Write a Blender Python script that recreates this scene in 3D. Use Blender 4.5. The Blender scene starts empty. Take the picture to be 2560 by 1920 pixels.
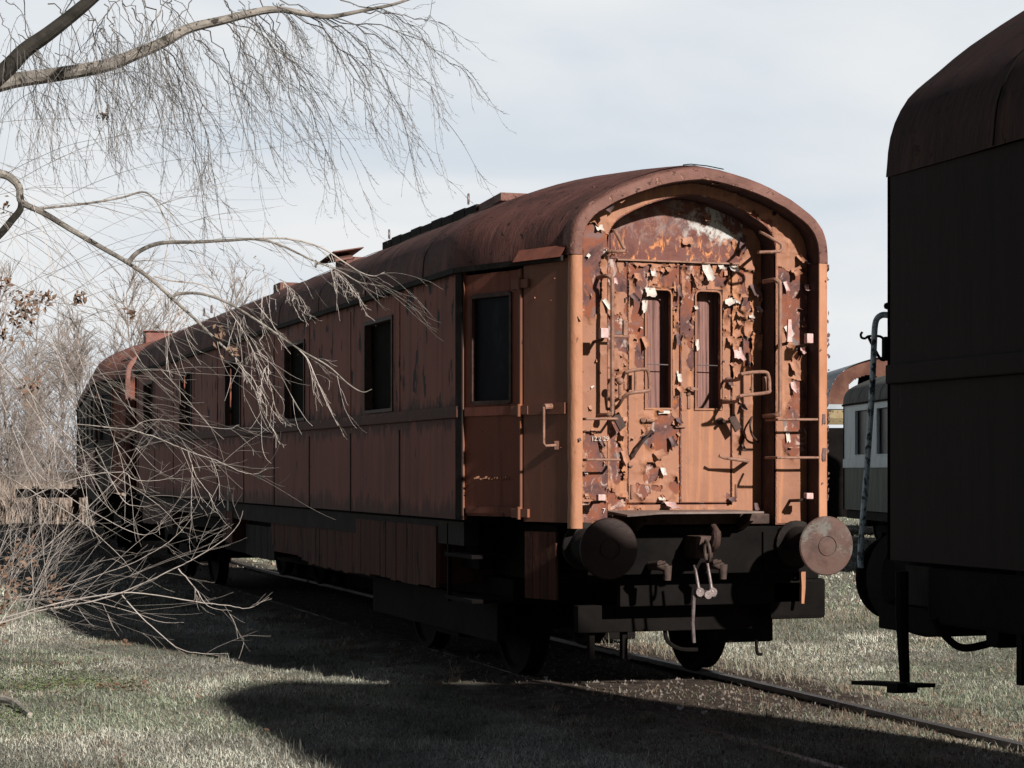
import bpy, bmesh, math, random
import numpy as np
from mathutils import Vector, Matrix

scene = bpy.context.scene
COL = scene.collection
R = math.radians
random.seed(7)
rng = np.random.default_rng(11)

# ------------------------------------------------------------------ camera
# World frame: Y runs along the main coach away from its end wall (at Y=0),
# X across it, Z up with the rail tops at 0.
F = 5040.0 / 2560.0            # focal length in image widths
YAW = R(18.69)
CAM = Vector((-5.908, -13.20, 1.61))
HOR = 1175.0                   # horizon row in the 2560x1920 photograph
cd = bpy.data.cameras.new('camera')
cam = bpy.data.objects.new('camera', cd)
COL.objects.link(cam)
cam.location = CAM
cam.rotation_euler = (R(90), 0, -YAW)
cd.sensor_width = 36
cd.lens = 36 * F
cd.shift_y = (HOR - 960) / 2560
cd.clip_start = 0.1
cd.clip_end = 2000
scene.camera = cam

# ------------------------------------------------------------------ light
SUN_AZ, SUN_EL = R(18.2), R(26.8)
sun_dir = Vector((math.sin(SUN_AZ) * math.cos(SUN_EL), -math.cos(SUN_AZ) * math.cos(SUN_EL), math.sin(SUN_EL)))
sd = bpy.data.lights.new('sun', 'SUN')
sd.energy = 5.0
sd.angle = R(1.4)
sd.color = (1.0, 0.93, 0.84)
so = bpy.data.objects.new('sun', sd)
COL.objects.link(so)
so.rotation_euler = sun_dir.to_track_quat('Z', 'Y').to_euler()
so.location = (5, -20, 20)

world = bpy.data.worlds.new('World')
scene.world = world
world.use_nodes = True
wn = world.node_tree
wn.nodes.clear()
def wnode(t, **k):
    n = wn.nodes.new(t)
    for a, b in k.items():
        setattr(n, a, b)
    return n
def wmath(op, a, b=None, clamp=False):
    n = wnode('ShaderNodeMath', operation=op, use_clamp=clamp)
    for i, v in enumerate((a, b)):
        if v is None:
            continue
        if isinstance(v, (int, float)):
            n.inputs[i].default_value = v
        else:
            wn.links.new(v, n.inputs[i])
    return n.outputs[0]
w_sky = wnode('ShaderNodeTexSky', sky_type='NISHITA', sun_disc=False)
w_sky.sun_elevation = SUN_EL
w_sky.sun_rotation = math.pi - SUN_AZ
w_sky.air_density = 1.0
w_sky.dust_density = 1.0
w_tc = wnode('ShaderNodeTexCoord')
w_sep = wnode('ShaderNodeSeparateXYZ')
wn.links.new(w_tc.outputs['Generated'], w_sep.inputs[0])
w_map = wnode('ShaderNodeMapping')
w_map.inputs['Scale'].default_value = (2.2, 2.2, 7.0)
w_map.inputs['Location'].default_value = (0.4, 0.9, 0.15)
wn.links.new(w_tc.outputs['Generated'], w_map.inputs[0])
w_n = wnode('ShaderNodeTexNoise')
w_n.inputs['Scale'].default_value = 2.1
w_n.inputs['Detail'].default_value = 6
w_n.inputs['Roughness'].default_value = 0.45
w_n.inputs['Distortion'].default_value = 0.35
wn.links.new(w_map.outputs[0], w_n.inputs['Vector'])
w_ramp = wnode('ShaderNodeValToRGB')
w_ramp.color_ramp.elements[0].position = 0.36
w_ramp.color_ramp.elements[0].color = (5.5, 6.0, 6.55, 1)
w_ramp.color_ramp.elements[1].position = 0.60
w_ramp.color_ramp.elements[1].color = (6.9, 7.05, 7.15, 1)
e = w_ramp.color_ramp.elements.new(0.48)
e.color = (6.2, 6.55, 6.9, 1)
wn.links.new(w_n.outputs['Fac'], w_ramp.inputs[0])
# bright cloud bank low in the north, thinning upwards and to the sides
def wsmooth(v, lo, hi):
    n = wnode('ShaderNodeMapRange', interpolation_type='SMOOTHSTEP')
    n.inputs['From Min'].default_value = lo
    n.inputs['From Max'].default_value = hi
    wn.links.new(v, n.inputs['Value'])
    return n.outputs[0]
w_high = wsmooth(w_sep.outputs['Z'], 0.44, 0.27)
w_north = wsmooth(w_sep.outputs['Y'], -0.15, 0.65)
w_mask = wmath('MULTIPLY', w_high, w_north)
w_mask = wmath('MULTIPLY', w_mask, 1.0)
w_dim = wnode('ShaderNodeMix', data_type='RGBA', blend_type='MULTIPLY')
w_dim.inputs[0].default_value = 1.0
w_dim.inputs[7].default_value = (0.20, 0.18, 0.172, 1)
wn.links.new(w_sky.outputs[0], w_dim.inputs[6])
w_mix = wnode('ShaderNodeMix', data_type='RGBA')
wn.links.new(w_mask, w_mix.inputs[0])
wn.links.new(w_dim.outputs[2], w_mix.inputs[6])
wn.links.new(w_ramp.outputs[0], w_mix.inputs[7])
w_bg = wnode('ShaderNodeBackground')
w_bg.inputs['Strength'].default_value = 0.10
wn.links.new(w_mix.outputs[2], w_bg.inputs['Color'])
w_out = wnode('ShaderNodeOutputWorld')
wn.links.new(w_bg.outputs[0], w_out.inputs[0])

vs = scene.view_settings
vs.view_transform = 'Standard'
vs.look = 'None'
vs.exposure = 0.28
vs.gamma = 1.0
vs.use_curve_mapping = False
scene.cycles.max_bounces = 5
scene.cycles.diffuse_bounces = 1
scene.cycles.glossy_bounces = 2
scene.cycles.transparent_max_bounces = 4

# ------------------------------------------------------------------ helpers: photo position -> point on a real plane
FW = Vector((math.sin(YAW), math.cos(YAW), 0))
RT = Vector((math.cos(YAW), -math.sin(YAW), 0))
FP = 5040.0
def ray(px, py):
    return FW + RT * ((px - 1280) / FP) + Vector((0, 0, (HOR - py) / FP))
def atd(px, py, t):                 # at distance t along the view axis
    return CAM + ray(px, py) * t
def aty(px, py, Y):                 # on a plane of constant Y
    d = ray(px, py)
    return CAM + d * ((Y - CAM.y) / d.y)
def atx(px, py, X):
    d = ray(px, py)
    return CAM + d * ((X - CAM.x) / d.x)
def A(u, v, Y):                     # close-up of the upper end wall
    return aty(1380 + u / 2.989, 380 + v / 2.989, Y)
def B(u, v, Y):                     # close-up of the lower end wall
    return aty(1380 + u / 2.836, 880 + v / 2.836, Y)

# ------------------------------------------------------------------ noise for geometry
_T = rng.random((256, 256))
def vnoise(x, y, s=0):
    x = np.asarray(x, float) + s * 17.31
    y = np.asarray(y, float) + s * 5.77
    xi = np.floor(x).astype(int); yi = np.floor(y).astype(int)
    fx = x - xi; fy = y - yi
    fx = fx * fx * (3 - 2 * fx); fy = fy * fy * (3 - 2 * fy)
    a = _T[xi & 255, yi & 255]; b = _T[(xi + 1) & 255, yi & 255]
    c = _T[xi & 255, (yi + 1) & 255]; d = _T[(xi + 1) & 255, (yi + 1) & 255]
    return (a * (1 - fx) + b * fx) * (1 - fy) + (c * (1 - fx) + d * fx) * fy
def fbm(x, y, s=0, o=4):
    t = 0; a = 0.5; f = 1; n = 0
    for i in range(o):
        t = t + a * vnoise(x * f, y * f, s + i * 3)
        n += a; a *= 0.5; f *= 2.03
    return t / n

# ------------------------------------------------------------------ materials
class MB:
    def __init__(s, name):
        s.m = bpy.data.materials.new(name)
        s.m.use_nodes = True
        s.t = s.m.node_tree
        s.b = s.t.nodes['Principled BSDF']
        tc = s.t.nodes.new('ShaderNodeTexCoord')
        s.co = tc.outputs['Object']
        s.h = None
    def n(s, t, **k):
        x = s.t.nodes.new(t)
        for a, b in k.items():
            setattr(x, a, b)
        return x
    def L(s, a, b):
        s.t.links.new(a, b)
    def noise(s, scale=(1, 1, 1), detail=5, rough=0.6, dist=0.0, off=0.0):
        mp = s.n('ShaderNodeMapping')
        mp.inputs['Scale'].default_value = scale
        mp.inputs['Location'].default_value = (off, off * 1.7, off * 0.6)
        s.L(s.co, mp.inputs[0])
        x = s.n('ShaderNodeTexNoise')
        x.inputs['Scale'].default_value = 1
        x.inputs['Detail'].default_value = detail
        x.inputs['Roughness'].default_value = rough
        x.inputs['Distortion'].default_value = dist
        s.L(mp.outputs[0], x.inputs['Vector'])
        return x.outputs['Fac']
    def ramp(s, fac, stops):
        r = s.n('ShaderNodeValToRGB')
        el = r.color_ramp.elements
        el[0].position = stops[0][0]; el[0].color = (*stops[0][1], 1)
        el[1].position = stops[-1][0]; el[1].color = (*stops[-1][1], 1)
        for p, c in stops[1:-1]:
            q = el.new(p); q.color = (*c, 1)
        s.L(fac, r.inputs[0])
        return r.outputs[0]
    def smooth(s, v, lo, hi):
        x = s.n('ShaderNodeMapRange', interpolation_type='SMOOTHSTEP')
        x.inputs['From Min'].default_value = lo
        x.inputs['From Max'].default_value = hi
        s.L(v, x.inputs['Value'])
        return x.outputs[0]
    def math(s, op, a, b=None):
        x = s.n('ShaderNodeMath', operation=op)
        for i, v in enumerate((a, b)):
            if v is None: continue
            if isinstance(v, (int, float)): x.inputs[i].default_value = v
            else: s.L(v, x.inputs[i])
        return x.outputs[0]
    def mix(s, f, a, b):
        x = s.n('ShaderNodeMix', data_type='RGBA')
        for i, v in ((0, f), (6, a), (7, b)):
            if isinstance(v, (int, float)): x.inputs[i].default_value = v
            elif isinstance(v, tuple): x.inputs[i].default_value = (*v, 1)
            else: s.L(v, x.inputs[i])
        return x.outputs[2]
    def sep(s):
        x = s.n('ShaderNodeSeparateXYZ'); s.L(s.co, x.inputs[0]); return x.outputs
    def done(s, col, rough=0.7, metal=0.0, bump=None, bs=0.5, bd=0.01, spec=0.35):
        if isinstance(col, tuple): s.b.inputs['Base Color'].default_value = (*col, 1)
        else: s.L(col, s.b.inputs['Base Color'])
        if isinstance(rough, (int, float)): s.b.inputs['Roughness'].default_value = rough
        else: s.L(rough, s.b.inputs['Roughness'])
        s.b.inputs['Metallic'].default_value = metal
        s.b.inputs['Specular IOR Level'].default_value = spec
        if bump is not None:
            b = s.n('ShaderNodeBump')
            b.inputs['Strength'].default_value = bs
            b.inputs['Distance'].default_value = bd
            s.L(bump, b.inputs['Height'])
            s.L(b.outputs[0], s.b.inputs['Normal'])
        return s.m

def weather(name, stops, scale=(3, 3, 3), layers=(), rough=0.7, metal=0.0, bs=0.5, bd=0.008, spec=0.3, detail=6, bn=(25, 25, 25)):
    """noise-ramped base colour with layers of (scale, lo, hi, colour[, height]) over it"""
    m = MB(name)
    c = m.ramp(m.noise(scale, detail), stops)
    h = m.noise(bn, 4)
    off = 3.1
    for ly in layers:
        k = m.smooth(m.noise(ly[0], 6, 0.65, 0.3, off), ly[1], ly[2])
        c = m.mix(k, c, ly[3])
        ht = ly[4] if len(ly) > 4 else -1.0
        h = m.math('ADD', h, m.math('MULTIPLY', k, ht))
        off += 4.7
    return m.done(c, rough, metal, h, bs, bd, spec)

# sun-bleached orange-tan paint of the end wall
def mk_paint_end():
    m = MB('peeling_tan_paint')
    c = m.ramp(m.noise((1.6, 2, 1.2), 5), [(0.30, (0.25, 0.112, 0.070)), (0.5, (0.32, 0.15, 0.094)), (0.7, (0.36, 0.165, 0.098))])
    st = m.smooth(m.noise((18, 4, 0.8), 5, 0.6, 0.0, 2.0), 0.50, 0.68)
    c = m.mix(m.math('MULTIPLY', st, 0.75), c, (0.46, 0.205, 0.10))
    g = m.smooth(m.noise((9, 9, 7), 6, 0.7, 0.2, 7.0), 0.60, 0.74)
    c = m.mix(m.math('MULTIPLY', g, 0.6), c, (0.24, 0.13, 0.10))
    sp = m.smooth(m.noise((70, 70, 70), 3, 0.6, 0.0, 1.0), 0.70, 0.76)
    c = m.mix(sp, c, (0.16, 0.07, 0.05))
    h = m.math('ADD', m.math('MULTIPLY', m.noise((14, 14, 9), 5), 1.0), m.math('MULTIPLY', sp, -0.4))
    return m.done(c, 0.62, 0, h, 0.45, 0.012, 0.3)
def mk_paint_post():
    m = MB('orange_post_paint')
    c = m.ramp(m.noise((3, 3, 2.0), 6), [(0.3, (0.34, 0.145, 0.078)), (0.5, (0.44, 0.205, 0.118)), (0.7, (0.50, 0.25, 0.155))])
    st = m.smooth(m.noise((16, 16, 2.2), 6, 0.65, 0.2, 2.0), 0.60, 0.70)
    c = m.mix(m.math('MULTIPLY', st, 0.8), c, (0.62, 0.20, 0.06))
    g = m.smooth(m.noise((26, 26, 8), 6, 0.7, 0.4, 7.0), 0.64, 0.68)
    c = m.mix(g, c, (0.20, 0.09, 0.07))
    h = m.math('ADD', m.noise((30, 30, 12), 4), m.math('MULTIPLY', g, -0.9))
    return m.done(c, 0.62, 0, h, 0.6, 0.008, 0.3)
def mk_rust_sub():
    m = MB('bare_rusted_sheet')
    c = m.ramp(m.noise((5, 5, 5), 6, 0.65, 0.5), [(0.32, (0.06, 0.032, 0.034)), (0.45, (0.15, 0.07, 0.062)), (0.56, (0.23, 0.075, 0.04)), (0.68, (0.19, 0.12, 0.115))])
    o = m.smooth(m.noise((9, 9, 4.5), 7, 0.7, 0.8, 2.3), 0.57, 0.70)
    c = m.mix(m.math('MULTIPLY', o, 0.85), c, (0.42, 0.13, 0.035))
    w = m.smooth(m.noise((8, 8, 6), 8, 0.75, 1.0, 9.1), 0.55, 0.64)
    c = m.mix(m.math('MULTIPLY', w, 0.8), c, (0.56, 0.44, 0.39))
    gr = m.smooth(m.noise((4, 4, 4), 6, 0.6, 0.5, 14.0), 0.60, 0.66)
    c = m.mix(m.math('MULTIPLY', gr, 0.7), c, (0.19, 0.19, 0.19))
    return m.done(c, 0.8, 0, m.noise((40, 40, 40), 6, 0.7), 0.5, 0.006, 0.25)
def mk_tympanum():
    m = MB('scorched_arch_sheet')
    z = m.sep()[2]
    c = m.ramp(m.noise((4, 4, 6), 6, 0.65, 0.6), [(0.30, (0.10, 0.040, 0.034)), (0.5, (0.17, 0.068, 0.058)), (0.7, (0.13, 0.085, 0.085))])
    o = m.smooth(m.noise((17, 17, 7), 7, 0.72, 0.9, 2.3), 0.52, 0.62)
    low = m.smooth(z, 3.40, 3.20)
    c = m.mix(m.math('MULTIPLY', o, m.math('ADD', m.math('MULTIPLY', low, 0.8), 0.15)), c, (0.68, 0.28, 0.11))
    w = m.smooth(m.noise((7, 7, 6), 8, 0.75, 0.7, 5.1), 0.44, 0.58)
    x = m.sep()[0]
    wm = m.math('MULTIPLY', m.smooth(z, 3.22, 3.36), m.math('ADD', m.smooth(x, -0.1, 0.25), 0.22))
    c = m.mix(m.math('MULTIPLY', w, wm), c, (0.50, 0.50, 0.49))
    # fine pale crazing lines
    v = m.n('ShaderNodeTexVoronoi', feature='DISTANCE_TO_EDGE')
    mp = m.n('ShaderNodeMapping'); mp.inputs['Scale'].default_value = (11, 11, 9)
    m.L(m.co, mp.inputs[0])
    ad = m.n('ShaderNodeMix', data_type='RGBA'); ad.inputs[0].default_value = 0.42
    nz = m.n('ShaderNodeTexNoise'); nz.inputs['Scale'].default_value = 7; nz.inputs['Detail'].default_value = 4
    m.L(m.co, nz.inputs['Vector']); m.L(mp.outputs[0], ad.inputs[6]); m.L(nz.outputs['Color'], ad.inputs[7])
    m.L(ad.outputs[2], v.inputs['Vector'])
    ln = m.math('MULTIPLY', m.smooth(v.outputs['Distance'], 0.018, 0.0), m.smooth(m.noise((6, 6, 6), 3, 0.5, 0, 8.0), 0.54, 0.60))
    c = m.mix(m.math('MULTIPLY', ln, 0.7), c, (0.62, 0.46, 0.34))
    return m.done(c, 0.75, 0, m.noise((30, 30, 30), 6, 0.7), 0.4, 0.006, 0.25)
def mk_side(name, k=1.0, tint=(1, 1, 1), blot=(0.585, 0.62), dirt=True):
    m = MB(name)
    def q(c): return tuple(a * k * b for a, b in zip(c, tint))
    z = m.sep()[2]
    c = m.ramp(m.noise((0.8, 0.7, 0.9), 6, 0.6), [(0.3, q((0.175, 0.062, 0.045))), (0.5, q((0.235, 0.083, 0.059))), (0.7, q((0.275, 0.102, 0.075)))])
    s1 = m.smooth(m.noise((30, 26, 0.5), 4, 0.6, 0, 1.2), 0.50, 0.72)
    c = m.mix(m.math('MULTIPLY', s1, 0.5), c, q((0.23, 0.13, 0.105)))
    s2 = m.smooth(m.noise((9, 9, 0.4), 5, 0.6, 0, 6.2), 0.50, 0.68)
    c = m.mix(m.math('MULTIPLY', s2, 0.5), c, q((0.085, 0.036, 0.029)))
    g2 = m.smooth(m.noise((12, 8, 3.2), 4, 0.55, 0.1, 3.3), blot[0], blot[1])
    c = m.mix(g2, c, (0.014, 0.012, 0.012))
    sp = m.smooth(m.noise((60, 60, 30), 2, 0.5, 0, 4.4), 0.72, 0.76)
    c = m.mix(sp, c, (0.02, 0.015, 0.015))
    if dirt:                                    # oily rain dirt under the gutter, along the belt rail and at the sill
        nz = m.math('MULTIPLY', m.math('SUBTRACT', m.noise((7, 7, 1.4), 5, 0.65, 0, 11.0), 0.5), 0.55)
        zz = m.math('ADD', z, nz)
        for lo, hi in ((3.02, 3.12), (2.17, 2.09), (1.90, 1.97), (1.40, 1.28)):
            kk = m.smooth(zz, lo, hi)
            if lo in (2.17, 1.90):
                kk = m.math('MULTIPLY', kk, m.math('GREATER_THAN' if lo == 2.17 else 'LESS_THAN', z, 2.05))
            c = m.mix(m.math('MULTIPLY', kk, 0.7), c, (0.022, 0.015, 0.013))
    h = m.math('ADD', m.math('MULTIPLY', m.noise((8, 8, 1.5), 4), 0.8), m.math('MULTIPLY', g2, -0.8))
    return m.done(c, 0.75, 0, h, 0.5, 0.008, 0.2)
def mk_corner():
    m = MB('corner_panel_paint')
    c = m.ramp(m.noise((1.2, 1.2, 0.8), 6, 0.6), [(0.3, (0.16, 0.068, 0.046)), (0.5, (0.21, 0.088, 0.058)), (0.7, (0.25, 0.11, 0.075))])
    s1 = m.smooth(m.noise((20, 20, 0.8), 5, 0.6, 0, 1.2), 0.55, 0.72)
    c = m.mix(m.math('MULTIPLY', s1, 0.8), c, (0.33, 0.12, 0.05))
    g2 = m.smooth(m.noise((24, 24, 18), 5, 0.6, 0.1, 3.3), 0.70, 0.72)
    c = m.mix(g2, c, (0.03, 0.02, 0.018))
    h = m.math('ADD', m.math('MULTIPLY', m.noise((4, 4, 2), 4), 0.8), m.math('MULTIPLY', g2, -0.8))
    return m.done(c, 0.65, 0, h, 0.4, 0.01, 0.25)
def mk_roof(name, k=1.0):
    m = MB(name)
    def q(c): return tuple(a * k for a in c)
    c = m.ramp(m.noise((2.2, 3.5, 2.2), 7, 0.65, 0.6), [(0.32, q((0.085, 0.045, 0.042))), (0.48, q((0.17, 0.074, 0.066))), (0.62, q((0.25, 0.11, 0.095))), (0.74, q((0.22, 0.13, 0.12)))])
    s1 = m.smooth(m.noise((2.5, 34, 2.5), 5, 0.7, 0.35, 1.2), 0.50, 0.66)
    c = m.mix(m.math('MULTIPLY', s1, 0.6), c, q((0.075, 0.055, 0.05)))
    s2 = m.smooth(m.noise((1.1, 1.3, 1.6), 6, 0.6, 0.5, 5.2), 0.54, 0.68)
    c = m.mix(m.math('MULTIPLY', s2, 0.6), c, q((0.10, 0.09, 0.055)))
    s3 = m.smooth(m.noise((60, 14, 60), 4, 0.7, 0, 8.2), 0.68, 0.74)
    c = m.mix(m.math('MULTIPLY', s3, 0.5), c, q((0.38, 0.34, 0.34)))
    s4 = m.smooth(m.noise((13, 13, 13), 7, 0.7, 0.6, 2.2), 0.60, 0.64)
    c = m.mix(s4, c, q((0.035, 0.025, 0.024)))
    h = m.math('ADD', m.math('MULTIPLY', m.noise((5, 26, 5), 6, 0.7), 1.3), m.math('MULTIPLY', s4, -0.8))
    return m.done(c, 0.8, 0, h, 0.7, 0.012, 0.25)

M = {}
M['paint_end'] = mk_paint_end()
M['paint_post'] = mk_paint_post()
M['rust'] = mk_rust_sub()
M['tymp'] = mk_tympanum()
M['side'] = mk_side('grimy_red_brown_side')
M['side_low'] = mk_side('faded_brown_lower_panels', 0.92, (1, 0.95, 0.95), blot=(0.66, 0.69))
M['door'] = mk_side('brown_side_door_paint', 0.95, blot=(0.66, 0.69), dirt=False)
M['corner'] = mk_corner()
M['roof'] = mk_roof('flaking_oxide_roof', 0.62)
M['hood'] = weather('hood_rim_paint', [(0.3, (0.10, 0.045, 0.038)), (0.5, (0.165, 0.078, 0.064)), (0.7, (0.22, 0.115, 0.097))], (4, 4, 4),
    [((12, 12, 12), 0.60, 0.64, (0.30, 0.155, 0.115)), ((20, 20, 20), 0.64, 0.67, (0.06, 0.035, 0.03))], 0.7, bs=0.8, bd=0.01)
M['grime'] = weather('black_oily_grime', [(0.3, (0.010, 0.009, 0.009)), (0.7, (0.028, 0.023, 0.021))], (6, 6, 6), [((9, 9, 3), 0.60, 0.72, (0.05, 0.032, 0.026))], 0.85, spec=0.15)
M['under'] = weather('underframe_black', [(0.3, (0.004, 0.0036, 0.0036)), (0.7, (0.011, 0.009, 0.009))], (4, 4, 4), [], 0.9, spec=0.1)
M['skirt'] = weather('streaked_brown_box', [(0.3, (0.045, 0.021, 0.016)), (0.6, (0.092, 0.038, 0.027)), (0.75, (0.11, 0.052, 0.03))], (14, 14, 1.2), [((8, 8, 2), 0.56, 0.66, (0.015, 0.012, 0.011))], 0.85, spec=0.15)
M['iron'] = weather('brown_painted_iron', [(0.3, (0.17, 0.085, 0.06)), (0.5, (0.27, 0.145, 0.105)), (0.7, (0.34, 0.19, 0.14))], (14, 14, 14), [((40, 40, 40), 0.62, 0.68, (0.10, 0.05, 0.035))], 0.6)
M['iron_dark'] = weather('dark_rusty_iron', [(0.3, (0.03, 0.02, 0.018)), (0.7, (0.09, 0.05, 0.04))], (14, 14, 14), [], 0.7)
M['steel'] = weather('dull_grey_steel', [(0.3, (0.13, 0.10, 0.10)), (0.7, (0.26, 0.22, 0.22))], (20, 20, 20), [], 0.5, 0.5)
M['pink'] = weather('pink_primer_chip', [(0.3, (0.46, 0.27, 0.26)), (0.5, (0.60, 0.40, 0.39)), (0.7, (0.68, 0.54, 0.52))], (30, 30, 30), [((80, 80, 80), 0.62, 0.7, (0.35, 0.2, 0.17))], 0.7)
M['white'] = weather('white_primer_chip', [(0.3, (0.50, 0.42, 0.38)), (0.7, (0.66, 0.62, 0.58))], (30, 30, 30), [((60, 60, 60), 0.60, 0.68, (0.35, 0.2, 0.14))], 0.75)
M['chip'] = weather('tan_paint_chip', [(0.3, (0.30, 0.14, 0.09)), (0.7, (0.46, 0.24, 0.16))], (20, 20, 20), [], 0.65)
M['chip_dark'] = weather('dark_paint_chip', [(0.3, (0.08, 0.05, 0.05)), (0.7, (0.18, 0.11, 0.11))], (20, 20, 20), [], 0.65)
M['wood'] = weather('weathered_board', [(0.28, (0.075, 0.038, 0.034)), (0.45, (0.19, 0.10, 0.088)), (0.6, (0.26, 0.14, 0.125)), (0.75, (0.31, 0.18, 0.165))], (60, 6, 2.0), [((120, 10, 3), 0.60, 0.66, (0.07, 0.035, 0.03))], 0.85, bs=0.9, bd=0.004)
M['glass'] = weather('dusty_black_glass', [(0.3, (0.006, 0.007, 0.010)), (0.6, (0.011, 0.013, 0.018)), (0.75, (0.03, 0.033, 0.04))], (6, 6, 2.5), [((30, 30, 5), 0.66, 0.72, (0.035, 0.035, 0.04))], 0.5, spec=0.05, bs=0.04, bn=(3, 3, 3))
M['void'] = weather('black_opening_board', [(0.3, (0.009, 0.008, 0.008)), (0.7, (0.017, 0.015, 0.014))], (5, 5, 5), [], 0.95, spec=0.05)
M['disc'] = weather('rusted_buffer_disc', [(0.3, (0.065, 0.036, 0.030)), (0.5, (0.108, 0.060, 0.050)), (0.7, (0.10, 0.067, 0.058))], (7, 7, 5),
    [((3.5, 3.5, 3), 0.52, 0.60, (0.125, 0.115, 0.105)), ((45, 45, 45), 0.70, 0.74, (0.5, 0.42, 0.38))], 0.6, bs=0.4)
M['cock'] = weather('rust_grey_iron', [(0.3, (0.04, 0.028, 0.025)), (0.7, (0.11, 0.075, 0.065))], (14, 14, 14), [], 0.6)
M['reveal'] = weather('shaded_purple_reveal', [(0.3, (0.035, 0.022, 0.024)), (0.55, (0.06, 0.036, 0.036)), (0.72, (0.13, 0.065, 0.045))], (10, 10, 5), [], 0.8)  # dark purple paint, toned down further to carry the recess shade
M['plate'] = weather('dull_fold_plate', [(0.3, (0.14, 0.10, 0.09)), (0.7, (0.26, 0.20, 0.18))], (8, 8, 8), [], 0.6)
M['label'] = weather('pale_label_paint', [(0.3, (0.26, 0.25, 0.22)), (0.7, (0.42, 0.41, 0.37))], (20, 20, 20), [((50, 50, 50), 0.6, 0.66, (0.12, 0.09, 0.08))], 0.8)
# right-hand coach: side and roof colours scaled down to near black
M['rc_side'] = mk_side('near_black_brown_side', 0.06, (0.85, 1.05, 1.1), blot=(.7, .8), dirt=False)
M['rc_roof'] = mk_roof('dark_brown_roof', 0.22)
M['flaky_pole'] = weather('blue_silver_flaking_paint', [(0.3, (0.012, 0.016, 0.022)), (0.43, (0.05, 0.065, 0.085)), (0.50, (0.45, 0.55, 0.63)), (0.7, (0.62, 0.70, 0.76))], (38, 38, 26), [], 0.6, bs=0.7)
# white and green coach
M['c3_white'] = weather('streaked_pale_blue_white', [(0.3, (0.66, 0.78, 0.82)), (0.6, (0.78, 0.90, 0.93))], (4, 4, 1), [((12, 12, 1.2), 0.58, 0.72, (0.30, 0.31, 0.26))], 0.6)
M['c3_green'] = weather('faded_grey_green', [(0.3, (0.10, 0.12, 0.10)), (0.7, (0.17, 0.20, 0.17))], (6, 6, 0.8), [((10, 10, 1.0), 0.58, 0.7, (0.05, 0.06, 0.055))], 0.7)
M['curtain'] = weather('blue_curtain', [(.3, (.05, .08, .14)), (.7, (.10, .14, .20))], (30, 30, 3))
M['c3_roof'] = weather('lichen_grey_roof', [(0.3, (0.06, 0.065, 0.06)), (0.7, (0.17, 0.18, 0.165))], (3, 9, 3), [], 0.8)
M['c3_pane'] = weather('railcar_window_glass', [(0.3, (0.012, 0.014, 0.02)), (0.7, (0.035, 0.042, 0.055))], (3, 3, 2), [], 0.4, bs=0.02)
M['hump_rust'] = weather('red_rust_hood_end', [(0.3, (0.07, 0.03, 0.024)), (0.5, (0.12, 0.052, 0.038)), (0.7, (0.18, 0.09, 0.065))], (3, 3, 3), [((5, 5, 5), 0.66, 0.72, (0.32, 0.2, 0.15))], 0.8)
M['hump_roof'] = weather('zinc_grey_roof_sheet', [(0.3, (0.26, 0.31, 0.36)), (0.7, (0.42, 0.47, 0.52))], (2, 2, 2), [], 0.6)
M['hump_yellow'] = weather('flaking_yellow_fascia', [(0.3, (0.42, 0.32, 0.17)), (0.5, (0.50, 0.41, 0.25)), (0.56, (0.13, 0.07, 0.04)), (0.7, (0.10, 0.05, 0.03))], (4, 4, 4), [], 0.8)
# coach at the far end
M['c2_side'] = weather('bleached_grey_brown_side', [(0.3, (0.06, 0.05, 0.045)), (0.5, (0.11, 0.10, 0.085)), (0.7, (0.19, 0.19, 0.16))], (3, 3, 0.7), [((4, 4, 0.6), 0.50, 0.60, (0.035, 0.026, 0.024))], 0.8)
M['c2_roof'] = weather('salmon_oxide_roof', [(0.3, (0.18, 0.075, 0.06)), (0.7, (0.30, 0.14, 0.12))], (3, 3, 3), [((5, 5, 5), 0.58, 0.66, (0.42, 0.20, 0.10))], 0.75)

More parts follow.
